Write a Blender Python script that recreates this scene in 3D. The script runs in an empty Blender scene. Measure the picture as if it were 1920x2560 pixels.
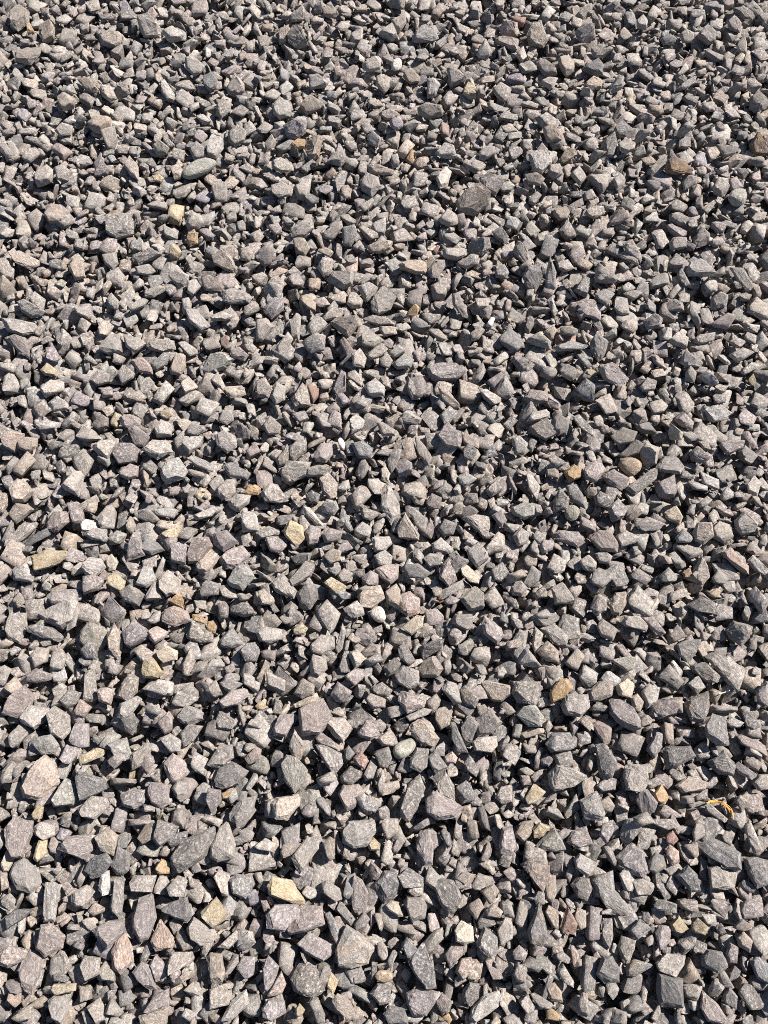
import bpy, bmesh, math, random
import numpy as np
from mathutils import Vector, noise as mnoise

# ------------------------------------------------------------------ camera, sky, sun, exposure
scene = bpy.context.scene
CAM_H = 1.50
PITCH = math.radians(69.0)          # below the horizon
LENS, SENS = 26.0, 34.6             # phone main camera, long side vertical
SUN_AZ, SUN_EL = math.radians(61.0), math.radians(45.0)   # to the right of the view direction, ahead of it

cam_data = bpy.data.cameras.new('camera')
cam = bpy.data.objects.new('camera', cam_data)
scene.collection.objects.link(cam)
cam.location = (0.0, 0.0, CAM_H)
cam.rotation_euler = (math.pi / 2 - PITCH, 0.0, 0.0)
cam_data.sensor_fit = 'VERTICAL'
cam_data.sensor_height = SENS
cam_data.lens = LENS
cam_data.clip_start, cam_data.clip_end = 0.02, 2000.0
scene.camera = cam

world = bpy.data.worlds.new('World')
scene.world = world
world.use_nodes = True
wn = world.node_tree
bg = wn.nodes['Background']
sky = wn.nodes.new('ShaderNodeTexSky')
sky.sky_type = 'NISHITA'
sky.sun_disc = False
sky.sun_elevation = SUN_EL
sky.sun_rotation = SUN_AZ
sky.altitude = 900.0
sky.air_density = 0.85
sky.dust_density = 0.4
wn.links.new(sky.outputs['Color'], bg.inputs['Color'])
bg.inputs['Strength'].default_value = 0.05

sun_data = bpy.data.lights.new('sun', 'SUN')
sun_data.energy = 5.0
sun_data.angle = math.radians(0.53)
sun_data.color = (1.0, 0.932, 0.872)
sun = bpy.data.objects.new('sun', sun_data)
scene.collection.objects.link(sun)
sdir = Vector((math.sin(SUN_AZ) * math.cos(SUN_EL), math.cos(SUN_AZ) * math.cos(SUN_EL), math.sin(SUN_EL)))
sun.rotation_euler = sdir.to_track_quat('Z', 'Y').to_euler()

vs = scene.view_settings
vs.view_transform = 'Standard'
vs.look = 'None'
vs.exposure = 1.05
vs.gamma = 1.0
vs.use_curve_mapping = False

scene.cycles.use_denoising = False
scene.cycles.filter_width = 0.95

rng = np.random.default_rng(20240611)
random.seed(77)

# ------------------------------------------------------------------ materials
def nd(nt, kind, **kw):
    n = nt.nodes.new(kind)
    for k, v in kw.items():
        if k in n.inputs:
            n.inputs[k].default_value = v
        else:
            setattr(n, k, v)
    return n

def ramp(nt, src, stops):
    r = nt.nodes.new('ShaderNodeValToRGB')
    el = r.color_ramp.elements
    while len(el) < len(stops):
        el.new(0.5)
    for e, (p, c) in zip(el, stops):
        e.position = p
        e.color = (c, c, c, 1) if not isinstance(c, tuple) else c
    nt.links.new(src, r.inputs[0])
    return r.outputs[0]

def mix(nt, a, b, f, mode='MIX'):
    m = nt.nodes.new('ShaderNodeMix')
    m.data_type = 'RGBA'
    m.blend_type = mode
    for sock, v in ((m.inputs[0], f), (m.inputs[6], a), (m.inputs[7], b)):
        if hasattr(v, 'is_output'):
            nt.links.new(v, sock)
        elif isinstance(v, tuple):
            sock.default_value = (*v, 1.0) if len(v) == 3 else v
        else:
            sock.default_value = v
    return m.outputs[2]

def rock_material():
    m = bpy.data.materials.new('crushed_rock')
    m.use_nodes = True
    nt = m.node_tree
    L = nt.links.new
    bsdf = nt.nodes['Principled BSDF']
    tint = nd(nt, 'ShaderNodeAttribute', attribute_name='tint')
    lco = nd(nt, 'ShaderNodeAttribute', attribute_name='lco')
    stain = nd(nt, 'ShaderNodeAttribute', attribute_name='stain')
    mp = nd(nt, 'ShaderNodeMapping')
    mp.inputs['Scale'].default_value = (1.0, 1.0, 2.6)      # foliation: layers across the short axis
    L(lco.outputs['Vector'], mp.inputs['Vector'])
    v = mp.outputs['Vector']
    big = nd(nt, 'ShaderNodeTexNoise', Scale=55.0, Detail=3.0, Roughness=0.6); L(v, big.inputs['Vector'])
    mid = nd(nt, 'ShaderNodeTexNoise', Scale=185.0, Detail=5.0, Roughness=0.72, Distortion=0.8); L(v, mid.inputs['Vector'])
    fin = nd(nt, 'ShaderNodeTexNoise', Scale=620.0, Detail=3.0, Roughness=0.7); L(lco.outputs['Vector'], fin.inputs['Vector'])
    vor = nd(nt, 'ShaderNodeTexVoronoi', Scale=300.0, feature='F1'); L(v, vor.inputs['Vector'])
    wav = nd(nt, 'ShaderNodeTexWave', Scale=95.0, Distortion=7.0, Detail=3.0)
    wav.bands_direction = 'Z'
    wav.inputs['Detail Scale'].default_value = 2.0
    L(v, wav.inputs['Vector'])
    alpha = tint.outputs['Alpha']                      # how coarse-grained this stone is
    inv = nd(nt, 'ShaderNodeMath', operation='SUBTRACT'); inv.inputs[0].default_value = 1.0; L(alpha, inv.inputs[1])
    # broad tone, mottling, fine grain, layering, pale dusty flecks
    c = mix(nt, tint.outputs['Color'], ramp(nt, big.outputs['Fac'], [(0.25, 0.76), (0.75, 1.20)]), 1.0, 'MULTIPLY')
    c = mix(nt, c, ramp(nt, mid.outputs['Fac'], [(0.33, 0.40), (0.50, 0.95), (0.66, 1.45)]), alpha, 'MULTIPLY')
    c = mix(nt, c, ramp(nt, wav.outputs['Fac'], [(0.0, 0.70), (0.6, 1.10)]), inv.outputs[0], 'MULTIPLY')
    c = mix(nt, c, ramp(nt, fin.outputs['Fac'], [(0.34, 0.74), (0.66, 1.22)]), 1.0, 'MULTIPLY')
    c = mix(nt, c, ramp(nt, vor.outputs['Distance'], [(0.0, 0.72), (0.28, 1.0)]), alpha, 'MULTIPLY')
    fl = nd(nt, 'ShaderNodeMath', operation='MULTIPLY')
    L(ramp(nt, mid.outputs['Fac'], [(0.53, 0.0), (0.64, 0.72)]), fl.inputs[0]); L(alpha, fl.inputs[1])
    c = mix(nt, c, (0.54, 0.50, 0.455), fl.outputs[0])
    # rusty or mineral stain in patches
    pn = nd(nt, 'ShaderNodeTexNoise', Scale=42.0, Detail=4.0, Roughness=0.65); L(lco.outputs['Vector'], pn.inputs['Vector'])
    pf = ramp(nt, pn.outputs['Fac'], [(0.44, 0.0), (0.60, 1.0)])
    sm = nd(nt, 'ShaderNodeMath', operation='MULTIPLY'); L(pf, sm.inputs[0]); L(stain.outputs['Fac'], sm.inputs[1])
    rust = mix(nt, (0.36, 0.235, 0.11), ramp(nt, fin.outputs['Fac'], [(0.3, 0.7), (0.7, 1.25)]), 1.0, 'MULTIPLY')
    c = mix(nt, c, rust, sm.outputs[0])
    L(c, bsdf.inputs['Base Color'])
    bsdf.inputs['Roughness'].default_value = 0.88
    bsdf.inputs['Specular IOR Level'].default_value = 0.28
    b1 = nd(nt, 'ShaderNodeBump', Strength=0.9, Distance=0.0034); L(mid.outputs['Fac'], b1.inputs['Height'])
    b2 = nd(nt, 'ShaderNodeBump', Strength=0.7, Distance=0.0010); L(fin.outputs['Fac'], b2.inputs['Height']); L(b1.outputs['Normal'], b2.inputs['Normal'])
    L(b2.outputs['Normal'], bsdf.inputs['Normal'])
    return m

def dirt_material():
    m = bpy.data.materials.new('gritty_earth')
    m.use_nodes = True
    nt = m.node_tree
    L = nt.links.new
    bsdf = nt.nodes['Principled BSDF']
    tc = nd(nt, 'ShaderNodeTexCoord')
    v = tc.outputs['Object']
    vo = nd(nt, 'ShaderNodeTexVoronoi', Scale=34.0, feature='F1'); L(v, vo.inputs['Vector'])
    n1 = nd(nt, 'ShaderNodeTexNoise', Scale=160.0, Detail=5.0, Roughness=0.7); L(v, n1.inputs['Vector'])
    hue = nd(nt, 'ShaderNodeSeparateColor'); L(vo.outputs['Color'], hue.inputs[0])
    c = ramp(nt, hue.outputs[0], [(0.0, (0.16, 0.155, 0.155, 1)), (0.5, (0.26, 0.25, 0.235, 1)), (1.0, (0.33, 0.31, 0.28, 1))])
    c = mix(nt, c, ramp(nt, n1.outputs['Fac'], [(0.3, 0.55), (0.7, 1.2)]), 1.0, 'MULTIPLY')
    L(c, bsdf.inputs['Base Color'])
    bsdf.inputs['Roughness'].default_value = 0.95
    b1 = nd(nt, 'ShaderNodeBump', Strength=1.0, Distance=0.012, invert=True); L(vo.outputs['Distance'], b1.inputs['Height'])
    b2 = nd(nt, 'ShaderNodeBump', Strength=0.6, Distance=0.003); L(n1.outputs['Fac'], b2.inputs['Height']); L(b1.outputs['Normal'], b2.inputs['Normal'])
    L(b2.outputs['Normal'], bsdf.inputs['Normal'])
    return m

def plant_material(name, col_a, col_b):
    m = bpy.data.materials.new(name)
    m.use_nodes = True
    nt = m.node_tree
    L = nt.links.new
    bsdf = nt.nodes['Principled BSDF']
    tc = nd(nt, 'ShaderNodeTexCoord')
    n1 = nd(nt, 'ShaderNodeTexNoise', Scale=130.0, Detail=3.0); L(tc.outputs['Object'], n1.inputs['Vector'])
    L(mix(nt, col_a, col_b, ramp(nt, n1.outputs['Fac'], [(0.35, 0.0), (0.65, 1.0)])), bsdf.inputs['Base Color'])
    bsdf.inputs['Roughness'].default_value = 0.5
    return m

ROCK = rock_material()
DIRT = dirt_material()

# ------------------------------------------------------------------ stone shapes
# albedo per colour code; the capital letters are the cleaner, more even stones
PAL = {
    'l': (0.334, 0.308, 0.280), 'g': (0.270, 0.249, 0.229), 'd': (0.200, 0.190, 0.182), 'p': (0.272, 0.240, 0.229),
    't': (0.312, 0.272, 0.236), 'e': (0.282, 0.268, 0.238), 'v': (0.252, 0.230, 0.240), 'k': (0.345, 0.283, 0.257),
    'r': (0.285, 0.195, 0.170), 'o': (0.390, 0.285, 0.180), 'y': (0.375, 0.325, 0.235), 'w': (0.58, 0.56, 0.54),
    'u': (0.130, 0.098, 0.088), 'W': (0.64, 0.615, 0.56), 'C': (0.455, 0.405, 0.330), 'E': (0.335, 0.325, 0.276),
    'T': (0.322, 0.276, 0.240), 'D': (0.165, 0.156, 0.152), 'G': (0.240, 0.225, 0.214), 'O': (0.385, 0.300, 0.215),
    'Y': (0.410, 0.350, 0.240),
}
STAIN = {'o': 0.5, 'y': 0.25, 'u': 0.5, 'Y': 0.3, 'O': 0.2, 'T': 0.10, 'C': 0.12, 'k': 0.18, 'r': 0.2, 't': 0.08}
ROUND = set('WEO')

def hull_mesh(pts):
    """convex hull: vertices and triangles"""
    bm = bmesh.new()
    vs_ = [bm.verts.new(p) for p in pts]
    r = bmesh.ops.convex_hull(bm, input=vs_)
    junk = list({g for g in r['geom_interior'] + r['geom_unused'] if isinstance(g, bmesh.types.BMVert)})
    if junk:
        bmesh.ops.delete(bm, geom=junk, context='VERTS')
    bmesh.ops.triangulate(bm, faces=bm.faces[:])
    bmesh.ops.recalc_face_normals(bm, faces=bm.faces[:])
    return bm

def roughen(bm, size, cuts, seed, amt=0.05, soft=0.22, rounds=1):
    """split the facets, wear the edges, then add uneven broken relief"""
    if cuts:
        bmesh.ops.subdivide_edges(bm, edges=bm.edges[:], cuts=cuts, use_grid_fill=True)
        bmesh.ops.triangulate(bm, faces=bm.faces[:])
    for _ in range(rounds):
        bmesh.ops.smooth_vert(bm, verts=bm.verts[:], factor=soft, use_axis_x=True, use_axis_y=True, use_axis_z=True)
    off = Vector((seed * 1.37, seed * 0.71, seed * 2.11))
    bm.normal_update()
    for v in bm.verts:
        q = v.co / size
        n = mnoise.noise(q * 2.3 + off) * 0.6 + mnoise.noise(q * 5.5 + off) * 0.55
        r = mnoise.noise(q * 12.0 + off) * 0.5 + mnoise.noise(q * 23.0 + off) * 0.3
        v.co += v.normal * (n + r) * amt * size

def chip(bm, R, cuts, c, deep=(0.04, 0.16), upward=None):
    """knock corners and edges off a convex body, leaving broken facets"""
    for _ in range(cuts):
        d = Vector((R.gauss(0, 1), R.gauss(0, 1), R.gauss(0, 1))).normalized()
        if upward is not None:
            d = (d - upward * d.dot(upward)).normalized() * R.uniform(0.35, 1.0) + upward * R.uniform(0.45, 1.0)
            d.normalize()
        ext = [v.co.dot(d) for v in bm.verts]
        hi, lo = max(ext), min(ext)
        off = hi - (hi - lo) * R.uniform(*deep)
        bmesh.ops.bisect_plane(bm, geom=bm.verts[:] + bm.edges[:] + bm.faces[:], dist=1e-6,
                               plane_co=d * off, plane_no=d, clear_outer=True)
        pts = [v.co.copy() for v in bm.verts]
        bm.free()
        bm = hull_mesh(pts)
    bmesh.ops.remove_doubles(bm, verts=bm.verts[:], dist=1e-4 if upward is None else 6e-4)
    pts = [v.co.copy() for v in bm.verts]
    bm.free()
    return hull_mesh(pts)

def planes_of(bm):
    N = np.array([f.normal[:] for f in bm.faces])
    D = np.array([f.normal.dot(f.verts[0].co) for f in bm.faces])
    return N, D

def raster(N, D, co, cell, ox=0.0, oy=0.0):
    """upper and lower height of a convex body over a grid"""
    x0, y0 = co[:, 0].min(), co[:, 1].min()
    x1, y1 = co[:, 0].max(), co[:, 1].max()
    i0, j0 = int(math.floor((x0 - ox) / cell)), int(math.floor((y0 - oy) / cell))
    i1, j1 = int(math.ceil((x1 - ox) / cell)), int(math.ceil((y1 - oy) / cell))
    X = (np.arange(i0, i1) + 0.5) * cell + ox
    Y = (np.arange(j0, j1) + 0.5) * cell + oy
    top = np.full((len(X), len(Y)), 1e3)
    bot = np.full((len(X), len(Y)), -1e3)
    for n, d in zip(N, D):
        if abs(n[2]) < 1e-4:
            continue
        h = (d - n[0] * X[:, None] - n[1] * Y[None, :]) / n[2]
        if n[2] > 0:
            np.minimum(top, h, out=top)
        else:
            np.maximum(bot, h, out=bot)
    for n, d in zip(N, D):
        if abs(n[2]) < 1e-4:
            bad = (n[0] * X[:, None] + n[1] * Y[None, :]) > d
            top[bad] = -1e3
    return i0, j0, top, bot, top > bot

CELL = 0.0025
X0, X1, Y0, Y1 = -1.80, 1.80, -0.95, 3.30
NX, NY = int((X1 - X0) / CELL), int((Y1 - Y0) / CELL)
ZREF = 0.058                        # mean level of the gravel surface above the earth

# ------------------------------------------------------------------ the stones that can be told apart
# Outlines measured on the photograph in its own tiles, then carried to the ground as real stones
# with their own thickness. Each line: colour code, outline, and for the conspicuous ones a description.
MEASURED = """
R 0 0
l 65 80 130 40 185 75 180 150 120 200 70 170
t 255 160 330 145 355 185 350 250 280 280 255 215
l 895 110 960 100 1035 180 1035 245 930 235 895 170
l 1060 210 1120 175 1190 225 1170 255 1090 270
g 645 225 720 190 780 210 790 270 740 300 655 280
g 100 340 180 310 260 310 250 360 200 420 110 400
l 1200 370 1250 360 1320 420 1300 470 1255 485 1205 440
d 1320 490 1370 475 1405 510 1400 570 1360 585 1320 545
l 1470 570 1520 480 1580 550 1580 600 1520 630 1480 600
l 1040 530 1065 515 1130 610 1125 670 1090 660 1050 600
t 505 515 570 505 640 580 630 605 560 590
t 370 620 420 600 490 650 480 690 420 720 385 680
l 650 560 720 560 755 640 710 655 660 610
l 1405 690 1450 630 1500 650 1490 720 1430 765 1405 730
t 570 780 640 745 720 780 720 830 650 865 590 830
g 650 850 740 825 760 900 740 970 700 965
l 355 845 400 805 470 820 460 870 390 880
g 990 940 1040 915 1095 960 1080 1000 1020 1005
l 0 930 80 920 120 980 110 1020 40 1010 0 970
E 1190 1110 1240 1055 1330 1020 1405 1045 1380 1090 1310 1140 1230 1170 1185 1150|long rounded pale green stone;leaning on smaller grey chips
l 1335 960 1375 870 1440 890 1445 950 1400 1020 1345 1000
g 1225 960 1270 905 1330 960 1345 1020 1260 1035
p 600 1130 640 1020 705 1085 690 1120
t 805 1070 840 1010 895 1080 900 1170 850 1140
l 235 1130 290 1060 350 1110 340 1180 255 1210
l 355 1090 400 1070 460 1120 440 1170 370 1160
e 1480 850 1540 800 1595 850 1580 910 1520 950 1480 910
g 1110 1090 1150 1065 1190 1105 1170 1150 1130 1160
g 1375 1230 1410 1175 1470 1190 1470 1300 1400 1310
l 20 10 90 0 105 25 45 80 15 60
y 985 1130 1030 1125 1060 1150 1040 1175 1000 1165|little lemon yellow chip;near a long pale green stone
o 170 150 190 145 225 210 180 220|thin upright rust brown shard;wedged among pale grey stones
R 1 0
l 215 100 300 40 320 90 300 140 230 140
g 10 240 70 230 100 260 70 310 25 320
t 145 180 210 150 200 270 150 275
t 205 220 240 170 290 175 335 290 260 310 210 270
l 370 30 430 0 440 30 420 75 370 70
t 430 60 460 35 535 100 500 115 440 105
l 880 130 965 95 970 150 925 215 890 190
l 800 215 880 155 915 240 880 260
g 1015 240 1080 170 1160 185 1180 240 1140 260 1030 270
W 875 410 900 375 945 375 945 430 910 460 880 445|bright white oval quartz pebble;lying among grey crushed stones
t 960 465 1010 440 1060 490 1060 520 1000 540 960 500
t 780 510 830 490 875 510 860 570 830 600 785 560
l 690 400 790 365 810 380 800 445 740 460 690 430
l 345 490 400 495 465 540 450 565 350 575
g 1240 450 1300 455 1360 510 1330 535 1260 560
l 1110 520 1160 515 1190 545 1160 620 1110 640
y 1345 580 1375 530 1410 545 1420 640 1380 640 1340 610|tan stone with ochre streak;standing on end
k 1580 180 1620 140 1690 150 1690 230 1590 225|dusty pink block;leaning over a beige slab
T 1550 240 1640 233 1700 260 1690 320 1640 310 1560 270|smooth beige slab;below a dusty pink block
l 115 680 160 640 230 680 220 740 150 760 115 730
t 290 700 350 615 420 660 420 690 330 740
v 180 810 260 770 325 790 320 850 280 895 205 890|flat lavender grey slab;with a small orange stone below it
o 225 940 270 900 320 915 310 960 260 980|small peach orange stone;tucked below a lavender grey slab
v 865 790 900 765 950 785 950 820 915 845 880 825
l 720 880 760 860 805 910 790 955 740 930
l 1165 990 1220 930 1280 960 1295 1020 1210 1020
g 1050 700 1100 670 1200 690 1210 740 1130 775 1060 740
g 1445 990 1490 950 1545 955 1550 1000 1480 1040 1450 1030
t 310 920 380 880 430 900 400 1000 350 1040 310 990
g 460 1040 500 975 570 965 575 1040 550 1070
e 105 1060 160 1020 235 1060 240 1100 160 1115 110 1090
t 720 1070 800 1070 890 1110 880 1130 790 1130 730 1110
l 510 1160 540 1110 590 1120 570 1190 530 1240
g 675 1170 720 1120 790 1150 805 1210 750 1280 690 1230
l 1165 1150 1230 1085 1265 1110 1240 1200 1190 1220
p 1450 1150 1500 1130 1560 1140 1595 1190 1550 1260 1500 1240 1450 1190
T 1300 1300 1370 1240 1440 1215 1505 1270 1500 1327 1420 1390 1330 1380|large blocky tan brown stone;streaked with a darker band
l 245 1200 320 1170 350 1200 330 1290 270 1280
g 100 1200 170 1180 225 1210 225 1265 150 1280 110 1250
p 785 730 860 700 915 720 910 760 850 765
R 2 0
t 100 240 135 150 190 150 230 260 200 305 115 300
p 415 200 470 150 530 170 535 240 480 280 430 260
l 410 100 470 30 515 20 520 60 460 120
l 515 310 570 280 655 320 590 370 530 365
g 160 400 200 370 290 440 290 475 210 485
l 300 390 350 355 400 400 400 460 350 500 310 440
d 460 440 560 380 590 420 585 490 520 480
l 810 130 850 90 880 130 870 190 815 175
l 1085 220 1130 190 1180 200 1180 260 1110 265
p 1200 240 1260 170 1320 210 1315 270 1270 290
d 1430 60 1500 45 1570 80 1565 120 1500 120
p 1395 150 1440 105 1485 150 1475 210 1410 190
l 1460 290 1510 210 1525 280 1530 330 1480 330
t 470 540 530 490 590 510 580 560 510 575
l 175 540 240 500 295 505 260 580
l 630 560 690 490 725 510 710 570 640 605
g 1065 580 1140 510 1200 475 1190 520 1120 575
t 205 840 260 820 330 880 320 910 230 920
g 150 770 220 735 300 780 300 820 200 830
d 590 920 640 880 665 860 680 930 660 1020 610 1010
l 690 930 740 895 790 940 790 970 740 1000 700 970
d 660 850 710 785 780 840 740 880 690 890
l 110 1000 160 980 260 990 250 1060 190 1130 140 1110
l 235 1070 310 1060 325 1120 270 1165 235 1130
t 310 1030 350 970 410 965 400 1010 330 1050
e 880 1110 960 1020 1005 1010 990 1080 940 1150
R 2 0
u 990 1090 1030 1040 1120 1045 1190 1080 1160 1110 1050 1130 1000 1125|dark maroon stone with rust red upper edge;lying on its side
l 490 1145 620 1130 620 1200 580 1240 530 1190
l 655 1160 700 1125 735 1165 720 1215 680 1225
t 85 1130 160 1120 210 1160 180 1200 110 1190
l 385 1120 440 1065 480 1150 440 1190
g 1300 1210 1340 1150 1400 1160 1395 1210 1350 1270 1310 1250
l 1110 1170 1150 1130 1200 1140 1195 1180 1120 1225
E 1390 1280 1430 1220 1510 1215 1525 1270 1500 1327 1440 1340|flat faced pale sage stone;tilted towards the light
d 1540 640 1600 590 1655 640 1655 700 1590 715 1540 690
u 1545 930 1600 850 1659 880 1680 990 1570 1000|blackish stone with orange rusty rim;among slate grey stones
p 810 750 860 710 930 750 910 790 830 785
d 960 260 1010 220 1065 250 1050 285 980 290
g 1360 980 1420 935 1470 945 1440 1000 1370 1020
R 0 1
T 60 310 130 300 250 360 250 390 200 420 110 380|long beige flake with rough top;overlapping grey stones
l 0 350 60 350 90 420 85 480 30 480 0 440
g 695 75 800 60 860 100 865 180 760 220 700 180|big grey slab with stepped layered edge;tipped to one side
o 690 52 720 25 765 40 750 60
l 1205 110 1240 45 1300 70 1320 115 1280 160 1220 150
p 285 60 300 0 390 0 415 60 400 100 320 105
D 860 330 930 290 1010 260 1040 320 980 350 900 380|charcoal black jagged stone;close to a yellow pebble
y 1100 285 1150 270 1180 310 1150 345 1105 345|pale yellow cube shaped pebble;near a charcoal stone
o 1205 230 1220 170 1280 175 1275 240 1230 265|small sandy orange block;above a pale yellow pebble
t 1380 340 1440 295 1500 340 1535 440 1460 420 1390 380
t 1445 290 1510 265 1550 310 1545 360 1510 360
l 1550 290 1610 265 1640 310 1620 360 1560 350
l 660 320 750 310 765 380 730 420 680 380
t 445 400 490 350 540 380 550 470 490 485
l 1095 460 1150 420 1220 450 1215 510 1160 530
l 1215 500 1270 485 1300 530 1250 590 1215 570
p 1305 480 1360 460 1450 530 1430 560 1330 550
g 1445 560 1500 540 1580 560 1630 600 1610 635 1500 640 1445 620
l 875 400 960 385 1005 430 970 455 890 440
e 940 560 1030 520 1060 530 1070 555 1000 600 945 600
l 690 600 720 570 775 630 760 680 710 660
l 830 660 920 600 955 620 930 660 850 685
l 480 660 560 655 610 710 570 735 490 695
l 115 630 160 615 290 690 260 720 200 730 140 690
l 15 740 120 745 230 770 240 810 150 850 60 820
p 30 860 100 845 170 870 200 1000 120 950
v 300 930 350 920 390 990 360 1020 310 1000
g 655 900 720 840 790 880 800 960 700 970 650 940
l 800 840 900 865 945 900 880 960 820 920
l 940 900 1000 860 1120 880 1130 930 1060 955 970 930
l 630 790 680 740 730 780 690 850 640 840
y 260 1070 300 1020 370 1070 360 1105 290 1100|lemon yellow oblong stone;propped on grey stones
g 580 1130 640 1070 710 1100 700 1150 630 1170
k 850 1010 920 990 985 1050 985 1095 900 1080|pale pinkish flat stone;with a tapering end
g 975 1040 1060 960 1110 955 1080 1030 1010 1075
t 1095 1060 1140 950 1195 970 1200 1040 1170 1100 1110 1085
e 1305 1060 1360 960 1430 950 1510 1000 1460 1050 1350 1090
r 1425 860 1470 845 1480 890 1460 920 1430 895|small salmon red pebble;the reddest stone around it
l 260 1190 330 1135 410 1150 410 1200 300 1250
l 310 1280 360 1230 430 1280 440 1320 330 1327
l 895 1150 950 1100 995 1150 940 1230 900 1200
l 1170 1160 1220 1110 1285 1180 1200 1225
g 765 1090 800 1040 870 1090 860 1120 790 1160
l 1205 680 1270 680 1360 780 1300 815 1230 760
l 1365 720 1440 690 1510 720 1460 750 1370 750
p 1490 930 1550 920 1605 970 1580 1005 1500 980
l 1360 1130 1410 1080 1455 1170 1440 1195
R 1 1
l 225 150 290 110 365 125 370 160 310 210 230 200
t 240 220 310 210 345 270 320 320 260 300
p 0 330 60 265 110 290 95 370 60 400 20 370
g 430 180 550 110 560 150 500 230 440 210
l 560 150 640 150 650 190 620 265 570 260
t 720 270 790 240 880 235 870 280 800 315 740 305
t 930 390 990 360 1110 360 1105 440 1040 450 940 420
g 1115 420 1160 350 1220 340 1225 390 1180 460 1130 460
l 1185 90 1240 20 1300 60 1310 110 1250 125 1200 105
G 1380 250 1400 215 1510 215 1520 270 1470 320 1375 330|square grey slab with ruled cleavage lines;set on edge
l 1210 290 1360 280 1370 320 1300 360 1220 340
l 1295 380 1400 320 1440 330 1430 380 1370 415
d 1530 170 1590 140 1630 200 1625 250 1560 220
d 1550 420 1610 375 1640 430 1620 470 1560 460
l 395 400 430 340 495 350 490 430 440 465
t 400 300 450 275 500 310 480 345
g 465 490 500 445 630 440 620 520 560 550
l 660 530 730 500 790 530 760 590 710 625
l 755 640 830 540 900 595 870 670 800 705 755 690
l 590 640 610 550 640 560 690 620 680 660 620 670
l 290 620 330 580 385 630 385 690 330 670
p 45 680 120 600 180 620 175 680 100 740
l 430 720 490 660 560 670 550 720 440 745
t 480 760 530 725 660 740 660 790 600 860 540 820
l 700 740 760 715 870 740 910 775 780 780
t 790 790 900 785 910 830 830 850
o 980 690 1040 645 1060 665 1040 710 985 710|small rust brown pebble;lying flat on grey stones
p 1270 590 1310 575 1390 740 1340 720 1280 650
l 1420 610 1520 605 1500 670 1440 680
w 1490 780 1525 725 1550 730 1530 790
t 1390 830 1450 780 1480 810 1440 870 1400 875
l 220 760 260 705 290 720 280 870 235 850
l 0 740 70 730 110 790 40 870 0 870
l 130 930 210 820 245 860 150 1010
g 300 890 400 840 445 880 440 940 350 960
l 620 970 670 935 715 990 700 1050 630 1040
p 540 880 570 855 640 950 600 1000
g 725 960 810 895 855 930 810 980 730 1010
e 685 840 740 820 830 880 760 930 690 910
l 860 960 930 910 970 940 900 990
e 885 1030 960 960 1020 1000 1000 1050 920 1060
l 800 1000 850 965 885 1010 860 1060 810 1040
p 1120 1070 1180 1035 1300 1030 1350 1090 1290 1130 1170 1140 1130 1110|big oblong mauve grey stone;lying flat with a sloping end
l 580 1090 640 1065 690 1130 680 1170 590 1110
p 500 1190 550 1070 580 1090 580 1200 530 1240
l 700 1170 770 1120 830 1180 830 1240 740 1250
l 980 1180 990 1110 1055 1170 1060 1250 1010 1250
t 1180 1180 1240 1200 1320 1300 1290 1320 1210 1270
t 235 1250 300 1150 345 1200 365 1290 250 1310
r 325 1150 405 1190 400 1240 370 1280 350 1220|reddish brown plate;standing behind a tan wedge
l 95 1250 130 1150 190 1180 185 1260 130 1290
g 0 1140 60 1120 110 1210 80 1250 10 1240
R 2 1
t 280 20 350 0 375 40 360 80 310 95 275 60
g 470 60 500 10 590 10 595 60 530 90
p 630 80 680 40 750 40 760 80 700 120 640 130
d 1020 70 1080 50 1145 80 1140 130 1080 130 1020 100
l 10 290 40 230 100 290 130 390 70 360 20 310
D 75 450 110 390 190 400 195 470 150 560 100 540|tall dark slate plate;standing upright with a flat face
l 215 500 245 340 285 440 280 540 230 540
g 720 250 780 230 840 330 830 380 740 310
l 690 310 740 290 820 360 820 385 700 330
l 545 430 560 385 680 480 660 500 545 490
l 875 510 940 450 1010 430 1020 510 900 540
l 1130 430 1160 370 1230 345 1300 460 1140 465
l 1185 230 1230 145 1285 190 1280 240 1200 270
l 1025 240 1050 205 1130 210 1130 270 1040 285
l 1410 410 1490 430 1560 530 1530 565 1470 500
d 400 560 470 460 505 480 480 600
d 545 570 600 530 665 570 600 640 560 620
r 640 515 670 512 676 533 650 540
l 715 570 790 555 840 570 790 620
g 985 640 1060 605 1110 630 1115 680 1000 685
l 1290 610 1340 570 1400 590 1390 650 1300 670
p 855 750 920 710 975 740 960 790 880 800
p 420 680 480 655 570 690 570 740 470 720
E 310 800 340 770 440 800 420 840 330 840|pale green tinged stone;tilted beside dark grey stones
e 95 870 180 830 250 890 240 930 120 900
d 510 890 550 840 620 890 600 960 565 1015 515 960
g 265 930 380 880 500 910 480 930 300 950
l 1020 890 1080 830 1140 870 1130 930 1060 910
p 1285 770 1400 700 1450 720 1400 800 1320 790
g 1180 880 1210 840 1320 820 1310 870 1220 895
p 565 1070 620 1035 700 1080 755 1125 690 1170 600 1130|big mauve grey slab;sloping next to a straw yellow pebble
g 1 1000 60 970 145 1030 100 1100 40 1060
y 485 1075 530 1060 560 1085 525 1115 490 1100|straw yellow round pebble;beside a big mauve grey slab
l 310 1060 370 1050 445 1090 380 1140 330 1110
d 385 1220 470 1140 530 1180 525 1280 460 1260
p 65 1260 120 1200 220 1210 230 1280 110 1300
g 830 1180 880 1120 935 1150 920 1200 850 1210
l 1130 1080 1160 1040 1200 1080 1185 1140 1130 1130
l 1200 1110 1280 1070 1340 1150 1290 1175
y 1530 1130 1570 1090 1590 1140 1560 1165
l 1410 970 1500 920 1570 950 1500 980 1470 1020
g 1085 1020 1130 940 1180 990 1220 1050 1130 1050
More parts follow.
